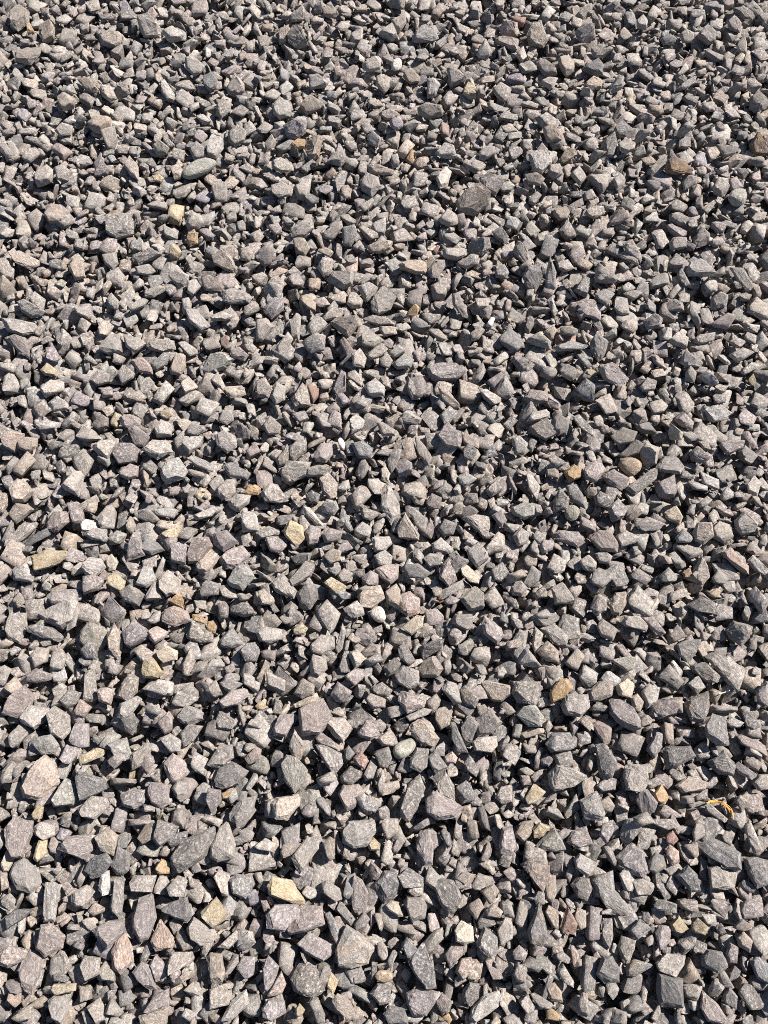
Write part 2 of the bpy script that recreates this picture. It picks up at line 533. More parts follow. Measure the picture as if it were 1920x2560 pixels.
l 1405 890 1450 860 1510 890 1470 930
R 0 2
k 5 180 70 140 150 155 140 210 90 270 20 230|pinkish beige rounded block;beside a brownish grey one
t 110 210 160 180 240 190 240 240 190 275 120 250
l 225 100 290 70 390 85 380 115 260 130
l 490 170 540 100 600 130 660 190 560 195
g 590 100 660 35 705 60 700 110 640 130
l 600 240 650 200 760 190 765 230 700 335 640 290
p 730 280 770 220 850 220 910 265 880 340 770 350|flat six sided purplish grey slab;next to a light grey wedge
p 825 120 860 95 970 180 930 240 870 220
l 920 260 990 200 1090 200 1120 270 1020 325
l 1005 130 1040 65 1110 90 1110 170 1020 180
l 1175 210 1230 170 1310 165 1290 230 1220 285
y 1035 10 1110 0 1115 40 1080 60 1040 40|pale straw yellow stone;square and flat topped
y 710 70 740 10 780 30 760 110 720 95
p 770 50 840 30 910 50 900 90 820 110 780 90
d 1205 150 1230 100 1320 100 1330 130 1260 165
l 1395 170 1450 135 1520 170 1530 240 1470 275 1410 230
p 1490 90 1560 80 1625 140 1610 180 1550 195
l 1410 70 1440 0 1500 0 1510 60 1470 90
t 60 510 110 450 170 470 220 540 160 600 90 600
t 65 680 110 610 180 620 215 650 110 740
t 0 540 50 540 65 600 20 670 0 670
l 400 490 470 400 550 400 530 480 510 560 430 520
p 775 400 840 350 895 370 890 430 830 450 780 430
l 1045 390 1080 330 1150 310 1215 400 1190 440 1080 480 1050 440|big light grey block split by a dark crack;blunt ended
g 1210 310 1250 290 1380 350 1370 395 1270 360
d 1450 360 1500 345 1620 410 1600 455 1480 430
o 1585 530 1610 490 1659 480 1685 510 1670 545 1600 548|rust orange wedge;poking out between grey stones
l 1400 500 1470 450 1520 450 1520 530 1470 580 1410 550
l 1475 590 1540 545 1620 560 1610 610 1540 660 1490 630
l 1565 680 1610 655 1659 680 1680 780 1575 790
p 300 740 350 660 440 670 445 730 370 795 310 780
p 435 620 460 590 530 650 540 720 470 730
l 625 710 660 680 740 710 730 765 650 765
g 535 810 620 770 690 780 690 855 600 840
l 80 800 120 745 210 730 220 770 150 830 90 865
g 890 650 960 640 1030 710 990 735 900 700
l 980 650 1090 630 1150 650 1120 700 1010 680
l 1250 690 1380 630 1405 650 1370 690 1270 715
y 1055 800 1150 740 1175 750 1160 820 1080 830|grey stone with ochre upper edge;four sided
p 830 850 880 790 920 830 935 940 820 980
d 880 850 930 830 1020 860 1060 910 980 940 910 910|blue grey oval slate flake;lying across a purple stone
C 680 960 720 935 760 985 740 1030 700 1035 685 1000|bright cream yellow knobbly pebble;the palest stone near it
y 210 950 300 910 430 920 420 970 330 1020 230 1040|long slab with yellowish brown stain;with a darker underside
l 530 1020 580 960 650 965 680 1020 610 1085 550 1060
p 1110 880 1160 865 1220 900 1200 1005 1110 980
p 1215 940 1260 840 1350 840 1370 890 1290 990 1220 990
t 1275 1000 1390 880 1440 915 1390 1010 1330 1065 1280 1040
p 1370 810 1470 785 1540 860 1450 920 1390 870
p 1410 980 1480 900 1560 880 1615 940 1540 1020 1440 1030
e 1475 1110 1530 1020 1600 1005 1645 1080 1570 1165 1490 1140|big pale greenish grey stone;five sided with a rough face
l 85 1040 170 990 220 1070 210 1120 90 1100
p 540 1080 610 1075 685 1110 640 1165 545 1195
y 690 1080 750 1055 805 1110 790 1180 700 1130
g 775 1180 850 1130 935 1200 900 1270 800 1240
l 885 1130 930 1020 985 1030 1010 1100 950 1150
l 1030 1110 1090 1045 1170 1110 1150 1190 1080 1205 1035 1160
g 935 1220 1000 1110 1060 1220 950 1235
p 300 1200 390 1160 520 1160 510 1230 340 1260
l 245 1320 350 1265 480 1215 500 1260 480 1370 400 1410 300 1370
o 1090 1240 1160 1185 1185 1230 1180 1295 1130 1265|golden brown upright stone;behind a buff orange slab
k 1050 1370 1070 1300 1130 1275 1210 1310 1230 1370 1130 1405|buff orange slab;in front of a golden brown stone
o 1240 1327 1290 1327 1340 1367 1330 1392 1250 1362|golden yellow elongated pebble;beside a buff orange slab
o 1345 1377 1380 1367 1405 1407 1390 1447 1350 1422|small burnt orange pebble;below a golden yellow pebble
d 1490 1260 1540 1230 1620 1270 1659 1320 1580 1340 1490 1310
R 1 2
g 45 100 90 40 160 100 150 150 80 160
p 230 20 310 0 340 50 280 80
p 460 70 500 0 545 20 555 120 480 100
l 610 60 640 10 700 60 690 110 620 155
g 785 90 820 80 910 140 900 170 820 170
l 930 55 990 15 1070 60 1050 95 950 85
p 1180 160 1240 75 1330 170 1320 240 1240 235
g 215 240 260 205 325 215 320 270 240 340 215 300
g 130 330 200 230 215 290 210 340 150 370
p 380 280 420 220 490 220 495 290 450 345 385 330
W 525 190 545 165 580 220 570 270 540 245|narrow white quartz chip;beside a dark blue grey cube
d 575 235 600 215 645 240 635 285 590 290|small dark blue grey cube;beside a white chip
g 620 220 690 205 755 250 740 310 660 310
g 850 320 890 250 940 260 930 310 880 400 860 370
p 900 360 950 310 1010 350 1010 410 930 430
l 1030 170 1090 230 1140 310 1110 360 1050 280
C 810 380 840 360 870 410 850 470 815 445|small cream pebble with yellow face;standing on end
l 165 400 210 335 350 340 320 420 230 460 170 450
e 320 380 400 360 490 370 440 430 330 430
t 415 450 470 410 525 480 520 560 480 580 430 530|warm tan egg shaped stone;with rough grain
l 30 550 90 475 140 490 205 590 150 605 60 590
d 320 550 360 520 410 550 400 605 340 605
l 425 620 460 585 520 600 535 640 500 685 430 660
g 815 520 850 480 890 520 925 600 930 690 880 740 815 640|long grey splinter;lying lengthwise in a dark hollow
l 670 620 720 640 810 670 740 710 690 695
l 635 770 690 725 745 760 735 820 650 820
l 750 830 860 820 880 870 830 920 770 920
l 765 950 830 910 880 950 870 1000 800 1010
t 915 770 970 680 1055 810 1050 840 930 830
g 980 650 1020 630 1110 720 1090 800 1050 770
p 1075 800 1130 700 1155 760 1140 830
t 1010 570 1050 540 1100 570 1085 620 1030 610
p 1105 600 1140 545 1200 570 1190 640 1120 640
d 1185 770 1220 705 1300 740 1280 800 1220 815
Y 180 780 215 715 300 760 310 830 260 880 190 820|big cream stone with ochre stain;tapering to a point
p 320 800 350 750 420 770 410 860 340 880
p 430 810 480 770 560 790 540 850 450 860
l 310 630 350 640 440 750 390 750 320 680
l 0 790 80 750 150 785 140 810 20 835
p 60 830 150 820 200 880 150 930 90 910
d 230 960 280 930 360 930 340 990 260 1005
d 210 1110 320 990 385 1010 350 1080 230 1150
g 100 1120 170 1060 260 1170 240 1220 130 1180
l 440 950 490 900 550 920 540 980 480 1000
g 525 1070 570 1030 625 1060 610 1110 550 1115
p 770 1040 850 1000 920 1010 915 1090 870 1130 810 1090
p 690 1090 740 1045 790 1070 790 1140 700 1140
d 945 1010 1050 1000 1130 1060 1090 1090 980 1090
y 445 1130 490 1090 580 1140 570 1200 520 1190|greenish yellow angular stone;among slate grey pieces
d 265 1200 330 1130 390 1150 400 1220 350 1290 290 1260
t 0 1190 50 1160 115 1220 110 1260 30 1265
t 660 1210 700 1160 800 1140 835 1220 750 1280 690 1270
k 920 1210 1000 1180 1060 1230 1050 1320 980 1340 930 1300|big pinkish buff block with orange patch;next to a cream white chip
t 840 1180 910 1130 935 1170 920 1290 850 1250
l 570 1290 650 1240 690 1260 700 1327 620 1350
W 730 1310 790 1265 830 1290 820 1330 845 1360 800 1385 750 1350|chalky cream white chip;next to a pinkish buff block
l 1140 870 1200 830 1290 910 1250 930 1150 910
g 1090 960 1130 930 1215 940 1190 1000 1130 1020
p 1190 1030 1250 960 1290 1040 1300 1100 1250 1140 1190 1090
p 1255 990 1310 950 1380 980 1330 1040 1290 1060
C 1330 1030 1370 1005 1450 1080 1440 1120 1390 1110 1340 1070|pale cream flat flake;shining beside a purplish grey block
l 1370 910 1440 870 1490 930 1500 970 1430 1020 1380 960
l 1490 910 1570 790 1610 810 1610 900 1500 940
t 1340 700 1420 680 1510 690 1515 780 1470 805 1390 740
g 1490 520 1570 440 1625 430 1600 520 1520 560
e 1325 1220 1420 1140 1470 1200 1460 1290 1380 1300
v 1215 1240 1260 1205 1320 1230 1290 1260 1240 1265
d 1340 260 1380 220 1430 260 1400 330 1350 320
l 1310 420 1360 400 1430 440 1360 500 1320 470
p 1530 690 1590 650 1620 720 1590 765
d 1525 1030 1600 990 1640 1050 1600 1110 1540 1100
R 2 2
l 100 80 130 20 220 0 250 30 170 70
d 115 110 230 55 285 150 220 190 140 150
d 255 80 310 40 370 70 360 130 300 165 265 130
l 395 50 440 35 545 150 520 170 430 110
p 1055 70 1100 5 1175 80 1160 130 1100 110
C 1015 160 1030 90 1105 150 1100 190 1030 195|buff pyramid shaped stone;pointing upwards
d 800 110 890 70 940 150 840 145
g 650 170 720 110 805 150 780 210 690 225
d 700 290 800 190 850 220 820 280 730 310
l 820 260 870 220 955 250 930 350 870 380 840 320
O 685 350 720 310 800 310 845 350 830 400 780 440 720 400|smooth rounded sandy orange pebble;the smoothest stone in the gravel
g 735 510 830 450 935 365 930 450 800 550
l 940 370 980 305 1060 310 1115 370 1090 410 960 395
o 340 410 400 355 450 390 440 440 370 470|amber brown stone;with a flat upper face
p 465 400 500 350 580 350 605 390 540 470 480 450
p 580 430 660 395 760 445 710 520 620 480
l 240 310 270 290 380 355 330 395 250 360
t 220 370 250 355 300 400 300 450 230 430
l 95 430 130 425 180 500 160 580 110 520
l 0 190 50 170 100 220 80 290 20 290
d 270 590 310 510 370 580 360 640 270 665
d 350 500 410 480 460 560 470 640 380 590
e 0 640 70 605 140 610 140 680 80 710 10 680
E 335 650 380 610 440 640 430 700 390 730 345 700|pale mint grey six sided stone;under two dark slate plates
d 540 560 570 530 660 580 630 640 550 610
d 620 640 690 580 750 640 720 700 650 720
C 1000 660 1070 620 1110 690 1090 740 1010 700|cream stone with yellowish patch;among grey fragments
l 1445 720 1500 670 1590 740 1570 790 1490 810 1450 770
t 1175 800 1200 735 1290 735 1305 820 1240 870 1190 850
l 1300 770 1340 730 1410 750 1425 830 1370 865 1310 830
d 1060 830 1110 770 1175 830 1150 860 1070 860
p 500 830 560 780 640 790 690 870 680 920 580 910|big flat pinkish grey slab;with a straight upper edge
g 670 820 740 780 830 820 800 860 710 890
l 800 750 870 700 980 740 950 780 860 785
p 265 820 310 785 430 800 465 860 420 890 310 850
l 5 820 50 765 110 800 100 860 40 885
p 180 880 200 840 275 845 265 900 200 930
l 545 930 600 910 650 950 630 1000 570 990
l 445 980 500 940 550 990 540 1050 470 1030
g 75 1120 130 1010 190 1050 170 1110 110 1150
k 1360 930 1420 895 1530 1010 1530 1060 1470 1040 1400 970|long pinkish grey bar;lying aslant
l 1530 980 1570 945 1655 1040 1630 1070 1560 1030
l 1190 1030 1230 950 1270 1010 1285 1080 1240 1130 1195 1100
o 1110 1050 1160 1020 1175 1080 1120 1090|small mustard coloured chip;in the shade of a grey oval stone
e 1295 1090 1340 1045 1405 1100 1370 1130 1310 1120
e 960 1080 1020 1020 1075 1080 1060 1110 980 1115
g 260 1160 330 1120 390 1240 350 1255 280 1260
l 830 1190 890 1150 955 1180 940 1220 840 1220
t 630 1250 680 1180 745 1170 740 1260 700 1327 650 1320
p 510 1280 560 1200 610 1220 610 1300 540 1330
p 0 1120 60 1110 100 1160 60 1205 0 1200
d 1130 1270 1220 1220 1310 1250 1330 1327 1200 1310
p 1345 230 1400 195 1510 195 1500 240 1400 290
d 1470 270 1520 225 1600 290 1550 345 1490 320
g 1155 280 1200 240 1280 310 1250 345 1170 330
l 1525 490 1570 430 1610 470 1590 560 1530 540
l 1540 1180 1580 1150 1655 1260 1610 1320 1550 1230
y 1270 1200 1320 1160 1360 1170 1320 1220
R 0 3
l 45 110 70 0 170 0 170 80 130 180 60 160|tall pale grey block with squared ends;standing lengthwise
d 175 85 230 70 340 90 410 140 390 175 280 150 180 110|long smooth blue grey bar;round ended
p 310 20 360 0 480 0 460 50 400 75
p 795 120 870 40 980 120 940 165 850 220 820 200
t 695 150 740 60 795 170 790 250 760 290 710 220
k 955 110 1000 70 1085 110 1060 150 1000 185 965 155
g 1215 130 1250 40 1375 130 1370 175 1300 185 1220 155
d 1420 170 1500 80 1575 190 1500 215 1430 205
d 1555 240 1600 190 1659 180 1680 240 1659 300 1590 300
C 1015 240 1080 205 1150 240 1140 290 1060 310 1025 280|pinkish cream chunky stone;beside a thin tan flake
t 870 240 910 195 1000 250 970 300 920 310
Y 920 370 930 300 990 285 1060 380 1020 410 930 410|yellow and pink wedge;broad at one end
t 1180 330 1240 205 1280 280 1220 395 1180 385
d 520 230 580 170 625 220 620 290 560 285
l 185 270 230 210 310 220 300 300 220 340
p 165 390 230 350 340 390 330 420 230 440 170 430
p 10 640 60 530 150 465 210 530 190 600 110 665|big mauve pink block;with a grooved side face
g 535 550 550 370 610 360 630 540 590 560
k 630 490 700 475 740 490 715 585 640 560
t 760 530 790 450 850 380 895 420 890 500 830 560
g 760 660 770 580 880 530 910 550 850 640 800 680
d 380 560 440 490 520 510 500 580 420 620
k 465 640 520 550 590 600 540 660
l 315 650 360 600 450 660 450 750 400 805 330 770|big light grey speckled stone;flat faced and six sided
l 125 670 180 590 310 610 300 680 220 740 140 700
e 200 850 240 800 330 780 380 850 350 900 260 910
T 135 1120 200 990 290 920 340 960 370 1080 330 1150 240 1195 150 1180|biggest rounded pale tan stone;flat lying on the grey gravel
d 490 1060 510 1020 670 1070 685 1130 570 1190 520 1200
e 335 1200 420 1065 490 1100 505 1180 470 1230 350 1245
y 515 920 620 865 680 880 660 920 520 970|yellowish tan bar;lying across grey stones
l 930 600 980 575 1045 630 1020 655 950 630
l 1145 660 1200 590 1300 620 1310 680 1230 715 1170 700
p 1015 700 1090 630 1115 660 1110 740 1060 775
l 1165 770 1220 715 1310 730 1250 820 1190 855
l 1030 800 1100 775 1170 820 1160 880 1100 895
d 785 680 860 650 900 690 860 780 820 760
p 1425 560 1500 500 1590 475 1620 520 1540 580 1450 605
l 1335 490 1400 425 1440 520 1390 540
g 1425 440 1500 420 1570 450 1490 515
d 1395 690 1420 620 1515 680 1500 740 1410 740
g 1345 970 1420 850 1500 850 1510 930 1440 990 1380 1000
d 1390 1070 1420 1000 1500 960 1600 1020 1540 1100 1440 1130 1395 1110|big dark grey stone with pale ribs;domed
p 1065 970 1120 905 1190 950 1225 1020 1160 1080 1090 1085
g 1115 1130 1150 1080 1220 1090 1225 1180 1170 1220
p 955 1140 980 1090 1095 1110 1090 1220 1050 1255 980 1220
l 695 950 790 860 840 880 820 930 740 1000
g 835 920 940 835 980 850 950 950 860 1000
l 510 1260 600 1180 690 1190 700 1240 620 1327 550 1310
p 780 1180 830 1140 935 1140 930 1220 870 1260 800 1240
k 1585 930 1659 860 1690 880 1680 940 1610 970|rosy pink bar;wedged among grey stones
o 1430 1160 1480 1140 1515 1125 1470 1190 1440 1195|orange splinter;lying on a purplish grey stone
Y 210 1290 240 1240 280 1250 270 1320 220 1327
l 1485 1290 1560 1200 1659 1180 1640 1270 1580 1340 1500 1340
p 1330 1200 1350 1130 1430 1140 1430 1210 1370 1290
R 1 3
l 10 130 60 85 165 100 160 160 90 185 20 165
y 240 100 290 50 335 90 310 130 250 130
l 355 200 420 130 510 140 510 210 430 265 365 240
l 515 220 560 65 580 110 560 220 530 250
p 640 130 660 90 760 100 775 150 730 205 660 170
C 940 90 1040 10 1085 20 1075 80 1010 130|cream beige wedge;near a pinkish buff block
g 1270 60 1290 0 1400 0 1400 90 1370 100
p 1465 60 1500 20 1590 90 1600 140 1560 190 1480 130
l 685 250 740 190 800 200 805 260 720 270
D 1060 210 1150 170 1215 160 1200 220 1090 290|dark plum stone with a red spot;rough faced
t 1050 350 1090 300 1165 265 1210 350 1180 400 1080 405
d 925 220 960 180 1030 300 990 330 930 280
l 600 260 650 225 720 290 710 320 640 350
d 830 330 900 280 950 320 900 380 850 400
l 905 390 950 330 1050 370 1050 450 990 480 920 440
l 345 340 380 265 450 290 460 350 410 395 350 375
g 540 330 570 240 600 240 610 370 550 370
p 575 400 640 350 700 350 700 400 640 460
l 245 510 300 415 375 460 375 520 300 545
C 245 580 360 540 390 510 405 545 350 580 260 600|cream coloured thin slab;under a grey pyramid
p 485 520 530 440 620 500 590 570 520 560
g 740 480 820 440 880 490 860 530 790 520
g 715 550 740 510 840 550 830 600 760 610
p 925 560 940 495 1100 550 1080 600 980 640
l 975 660 1080 610 1135 620 1110 650 1000 690
l 1215 490 1240 430 1300 450 1325 570 1280 580
l 1470 440 1500 430 1640 460 1650 520 1590 560 1530 550
d 1325 490 1360 460 1440 540 1420 600 1350 580
p 280 620 350 570 430 550 490 670 410 770 300 780 290 700|big purplish grey block with pale side;below a cream slab
p 110 740 160 650 240 650 240 700 190 790 120 780
l 450 700 490 670 570 670 620 740 560 830 500 780
p 660 770 710 690 800 700 820 770 740 810 680 790
l 780 810 870 745 905 790 890 850 820 850
E 885 870 920 830 1010 795 1050 830 1020 890 960 940 900 930|smooth egg shaped pale green pebble;with a fine speckle
l 990 720 1060 680 1120 710 1180 800 1160 850 1080 840 1010 780
l 1000 940 1040 870 1110 880 1100 990 1060 1020 1000 990
t 1165 620 1230 600 1260 640 1250 710 1200 740 1165 680
d 1330 730 1380 655 1440 710 1380 860 1335 800
d 1260 700 1290 710 1370 890 1310 890 1265 800
g 1420 680 1520 625 1590 700 1530 770 1440 790
l 1405 830 1440 800 1550 790 1560 850 1520 895 1420 880
p 375 790 430 770 540 850 530 880 420 840
e 165 970 200 920 260 930 330 1010 300 1100 250 1155 190 1080|big oval light grey green stone;finely speckled
l 215 860 250 750 310 840 290 950 240 920
g 390 850 440 850 550 900 560 970 500 1035 440 950
d 570 880 600 850 640 900 600 950 575 930
r 630 930 680 890 725 940 700 1000 640 970|reddish brown blocky stone;below a dark gap
d 545 1050 610 985 680 1010 690 1050 620 1100 560 1090
p 535 1160 570 1110 660 1105 700 1150 640 1250 590 1270
l 640 1190 700 1165 800 1230 770 1280 700 1280
p 430 1080 490 1035 540 1080 480 1175 440 1130
l 100 1230 130 1190 290 1165 270 1240 200 1327 120 1320
d 930 1300 980 1120 1060 1040 1090 1130 1040 1260 990 1340|long upright slate grey splinter;beside a big purplish slab
p 1105 1200 1150 1150 1250 1190 1345 1260 1310 1310 1180 1330 1110 1280|big purplish grey slab;beside a long slate splinter
g 1145 1060 1220 1005 1280 1110 1290 1210 1190 1160
d 1110 930 1160 880 1240 990 1160 1030
k 1225 920 1270 890 1305 930 1290 965 1230 960|small pinkish beige cube;among dark grey chips
d 1350 960 1380 910 1450 1000 1430 1050 1370 1010
y 310 945 325 920 345 940 345 965 320 970
l 1555 1180 1590 1120 1659 1110 1659 1210 1600 1230
g 770 890 860 860 880 930 850 990 800 980
g 700 1040 750 930 790 960 760 1060 710 1080
l 785 1100 820 1010 840 1060 820 1130 800 1150
R 2 3
d 145 40 160 0 290 0 305 30 240 75 170 70
l 190 90 290 60 360 140 355 200 300 200 230 140
l 10 160 50 100 100 120 90 210 40 280 15 250
l 130 200 145 80 200 130 180 230 150 250
t 165 240 230 175 300 240 300 310 220 300
l 345 310 420 220 470 270 420 360 360 330
l 550 80 580 30 680 100 650 170 580 140
l 715 50 740 10 830 10 885 70 870 105 740 70
p 840 20 900 0 990 120 960 140 890 80
e 640 300 720 280 790 280 795 350 740 365
l 35 280 100 220 190 340 130 340 50 320
g 1070 200 1130 170 1220 165 1190 250 1140 310 1090 260
d 1395 100 1440 40 1560 80 1540 150 1490 200 1420 150
g 1250 270 1300 250 1380 280 1420 360 1400 420 1330 360
d 1160 340 1250 305 1350 400 1330 440 1250 430
d 0 510 30 440 180 440 180 520 150 585 40 570
o 245 510 310 420 370 420 390 470 340 540 260 570|ochre brown oval stone;leaning on a grey slab
g 320 590 350 520 490 520 500 600 440 660 350 650
t 500 510 560 440 660 440 640 530 560 560 510 560
p 635 560 690 525 770 600 820 680 820 740 770 750 680 700 640 640|big ridged purplish grey oval;with a knobbly crest
t 770 545 815 515 860 570 830 630 790 610
p 895 640 930 560 1000 540 1080 575 1060 640 960 670
l 840 500 890 450 955 490 930 570 870 610
C 675 470 740 420 790 450 770 540 690 520
d 1120 570 1200 530 1270 500 1280 590 1240 700 1160 680
l 1140 450 1210 395 1255 470 1200 510
d 1250 730 1300 650 1380 670 1400 840 1330 850 1260 790|big dark half moon shaped stone;straight on one side
e 25 650 80 590 150 590 200 660 190 725 110 725
C 60 770 120 740 210 740 200 770 90 800
d 220 840 260 770 370 770 415 850 370 880 260 890
p 525 720 560 690 650 730 640 830 600 840
t 430 690 470 660 520 720 510 755
g 870 870 940 760 975 770 970 860 920 930
d 540 850 590 840 650 900 680 960 650 1050 580 1060 550 960
g 270 920 300 885 380 890 395 960 340 1020 300 990
l 235 1040 290 980 400 1000 475 1050 400 1110 280 1140 250 1110
D 985 880 1000 860 1150 855 1180 920 1060 990 1000 1000|dark slate slab with straight top edge;smooth faced
l 725 1040 740 975 870 980 880 1080 840 1150 740 1130|pale grey rectangular slab;set upright
d 1270 960 1380 885 1450 980 1440 1040 1350 1035
t 1065 1110 1150 1050 1270 1090 1250 1130 1110 1155
o 925 1160 980 1100 1020 1180 990 1230 940 1210|mustard ochre block;beside a purplish grey stone
v 190 930 230 900 270 940 240 985 195 970|small mauve pebble;rounded and smooth
g 445 1210 550 1150 600 1290 580 1327 470 1327
d 550 1110 620 1050 680 1070 680 1130 590 1150
p 805 1200 830 1130 880 1140 940 1220 920 1280 850 1300
t 575 1210 630 1180 670 1240 650 1280 600 1280
y 90 1190 140 1100 215 1150 160 1220 110 1230
g 1258 1242 1285 1226 1404 1327 1387 1350 1325 1314 1263 1270|dark grey oblong stone;with dry orange needles draped over its top
g 1440 1200 1480 1170 1535 1220 1490 1280
l 1390 690 1430 665 1505 700 1480 730 1420 730
d 1500 640 1530 625 1620 720 1570 740 1520 720
p 1470 790 1500 780 1640 850 1650 920 1580 890 1490 840
p 1580 500 1640 440 1659 440 1680 600 1600 560
t 1505 950 1560 920 1625 970 1600 1010 1530 985
p 1445 980 1480 955 1590 1040 1560 1070 1480 1030
l 1565 1090 1600 1040 1659 1040 1650 1130 1600 1140
R 0 4
p 30 70 90 0 210 20 205 100 150 240 90 245 50 180|big purplish grey shield shaped stone;near a cream pebble
l 210 60 260 20 350 40 355 100 290 135 230 100
p 385 190 430 120 580 100 590 200 530 255 470 215
l 610 120 700 50 755 110 730 230 650 205
g 885 120 940 30 1010 20 980 130 920 160
d 990 140 1030 10 1155 50 1120 110 1040 175
d 1080 150 1140 90 1215 80 1200 150 1110 180
d 1105 250 1180 140 1380 55 1390 110 1330 240 1220 310 1160 345 1115 300|biggest dark grey wedge;with a bluish face
l 1365 170 1420 60 1480 15 1520 170 1510 245 1410 270 1370 240
g 60 360 90 290 150 250 240 330 255 410 190 475 100 450|big rounded grey stone;flat lying below a cream pebble
y 215 250 250 140 305 140 300 220 240 275|ochre tan block;beside a small pink stone
k 305 180 330 105 370 150 360 225 320 215
C 5 290 50 200 100 250 50 335 20 335|cream pebble;beside a big rounded grey stone
t 0 350 40 350 50 440 0 470
d 550 330 590 250 690 225 730 280 680 340 600 385
d 715 310 760 180 840 220 830 330 770 380
w 640 430 655 345 705 340 720 480 650 495|pale cream rectangular brick shaped chip;lying on dark grey stones
o 1000 320 1040 260 1100 290 1090 350 1020 355|cream chip with orange centre;below a big dark wedge
g 720 560 740 390 800 420 790 640 730 600
l 840 410 870 370 1010 365 980 470 850 465
g 1080 440 1150 370 1210 390 1190 500 1100 490
d 1490 400 1530 360 1630 370 1650 420 1590 510 1510 480
g 455 560 470 480 560 430 615 470 540 570
l 285 550 290 420 385 425 350 660 280 660
d 35 640 90 590 220 580 170 630 45 710
k 560 600 610 540 695 590 600 630
p 605 720 700 660 800 650 800 740 690 840 640 780
p 860 640 900 520 985 490 1010 640 960 770 900 785 865 730|tall purplish grey shard;beside a pink brown wedge
d 1040 590 1110 540 1210 510 1240 620 1210 670 1120 630
y 1310 600 1400 510 1470 610 1440 660 1390 700 1320 630
l 1215 710 1260 645 1370 690 1410 770 1320 820 1240 780|big light grey lens shaped stone;over a dark gap
k 720 870 760 780 810 740 860 850 860 920 780 1000 730 960|big dusty pink pointed stone;standing lengthwise
k 980 790 1040 650 1125 770 1110 830 1010 850|pink brown wedge;beside a tall purplish shard
p 235 830 270 690 340 680 420 760 400 830 290 890
p 120 980 180 850 280 890 260 1000 200 1140 140 1080
p 0 850 80 825 175 850 170 900 50 960 0 940
l 515 950 550 890 650 900 640 1000 560 1035
e 625 1000 680 920 740 960 745 1050 640 1040
p 855 1000 910 930 970 960 1005 1100 950 1100 880 1040
p 965 950 1010 880 1080 950 1070 1030 1010 1050
g 1080 950 1110 870 1230 870 1230 930 1090 1010
t 1340 900 1370 870 1440 880 1460 1000 1430 1065 1370 1060
l 1360 1230 1360 1110 1430 1070 1500 1130 1480 1200
d 340 1010 380 995 455 1030 430 1060 350 1050
y 330 1110 340 1070 490 1065 490 1110 360 1140|yellow stained flat bar;below a small dark chip
l 310 1180 350 1150 430 1150 445 1230 400 1327 340 1290
l 555 1220 640 1165 670 1230 670 1300 620 1327
g 680 1260 720 1150 800 1250 770 1280
p 935 1250 990 1150 1090 1100 1090 1200 960 1255
t 900 1280 1000 1240 1080 1230 1070 1340 910 1340
k 40 1180 60 1100 130 1110 130 1190 90 1220
l 1430 1310 1500 1180 1590 1110 1605 1200 1500 1300
p 1530 970 1570 900 1650 900 1640 1000 1590 1030
g 1410 830 1530 720 1540 780 1480 840
l 1390 380 1420 330 1480 350 1485 500 1440 490
R 1 4
l 570 80 600 20 760 10 770 80 720 170 630 185 570 150|big pale grey flat stone;with a small straw coloured stone below
y 720 170 760 120 805 150 800 200 740 205|small straw coloured stone;against a big pale grey flat stone
t 815 40 830 0 920 0 920 80 850 135
p 1040 180 1060 90 1120 70 1145 180 1140 290 1080 295
p 1580 170 1600 60 1659 50 1690 160 1659 230 1590 220
l 5 180 60 125 115 160 100 210 20 200
g 160 220 180 160 290 160 270 210 180 250
l 235 240 320 130 410 120 400 190 290 345 260 300
d 435 160 470 110 510 130 510 250 470 270
Y 80 440 110 380 230 400 320 540 280 555 180 520 90 490|big golden tan wedge;above two purple slabs
l 425 420 460 400 540 450 555 520 510 530 440 480
g 565 490 590 380 640 350 650 440 600 515
p 610 500 640 370 690 400 725 480 710 580 640 610
p 720 330 750 270 815 340 790 390 740 390
d 770 420 830 340 900 340 940 420 900 500 840 550 780 480|blue grey many sided stone;with a pinkish cream flake below
d 920 370 990 320 1080 380 1080 440 960 440
l 985 470 1000 400 1080 390 1080 490 1030 505
g 960 540 980 505 1080 510 1105 560 1090 640 1010 660
g 1160 440 1200 390 1270 400 1320 490 1300 570 1270 620 1200 550
t 1290 390 1340 345 1420 360 1380 440 1300 450
C 845 560 880 530 920 550 960 630 920 630 860 590|pinkish cream flake;below a blue grey stone
p 70 620 120 560 270 550 270 620 180 720 80 700|dark violet slab;overlapped by another violet slab
p 195 710 290 560 420 570 440 680 340 720 230 745|violet grey slab with curved edge;lying over a similar slab
d 445 620 480 610 540 700 555 800 500 790
l 525 590 550 530 640 650 610 690
l 520 850 590 690 680 750 760 830 720 930 620 960 540 950
p 275 810 350 740 480 810 480 880 430 920 320 860
d 235 1040 270 960 340 900 440 1000 430 1130 340 1150 250 1110|big rounded dark grey stone;finely speckled beside an ochre splinter
p 45 960 80 890 145 960 120 1060 60 1120
k 70 1150 130 1040 160 990 190 1070 160 1140
y 460 1030 480 990 530 1050 500 1140 460 1090|ochre splinter;beside a big rounded dark grey stone
O 765 1010 800 975 885 990 890 1040 840 1070 780 1050|salmon tan rounded stone;lying flat among grey stones
d 945 820 980 770 1050 850 1050 900 980 900
d 990 930 1090 800 1150 980 1160 1080 1100 1090 1030 1000|tall pointed dark grey shard;with a smooth sloping face
p 1225 880 1270 820 1345 810 1340 880 1260 970
k 1295 990 1330 910 1395 900 1395 1000 1340 1045
C 1290 720 1330 660 1400 700 1410 790 1350 810 1300 790|pale cream squarish stone;beside a dark diamond shaped one
d 1430 800 1480 700 1560 770 1570 860 1530 900 1450 850|dark diamond shaped stone;beside a pale cream one
l 1565 720 1620 640 1659 650 1659 770 1590 820
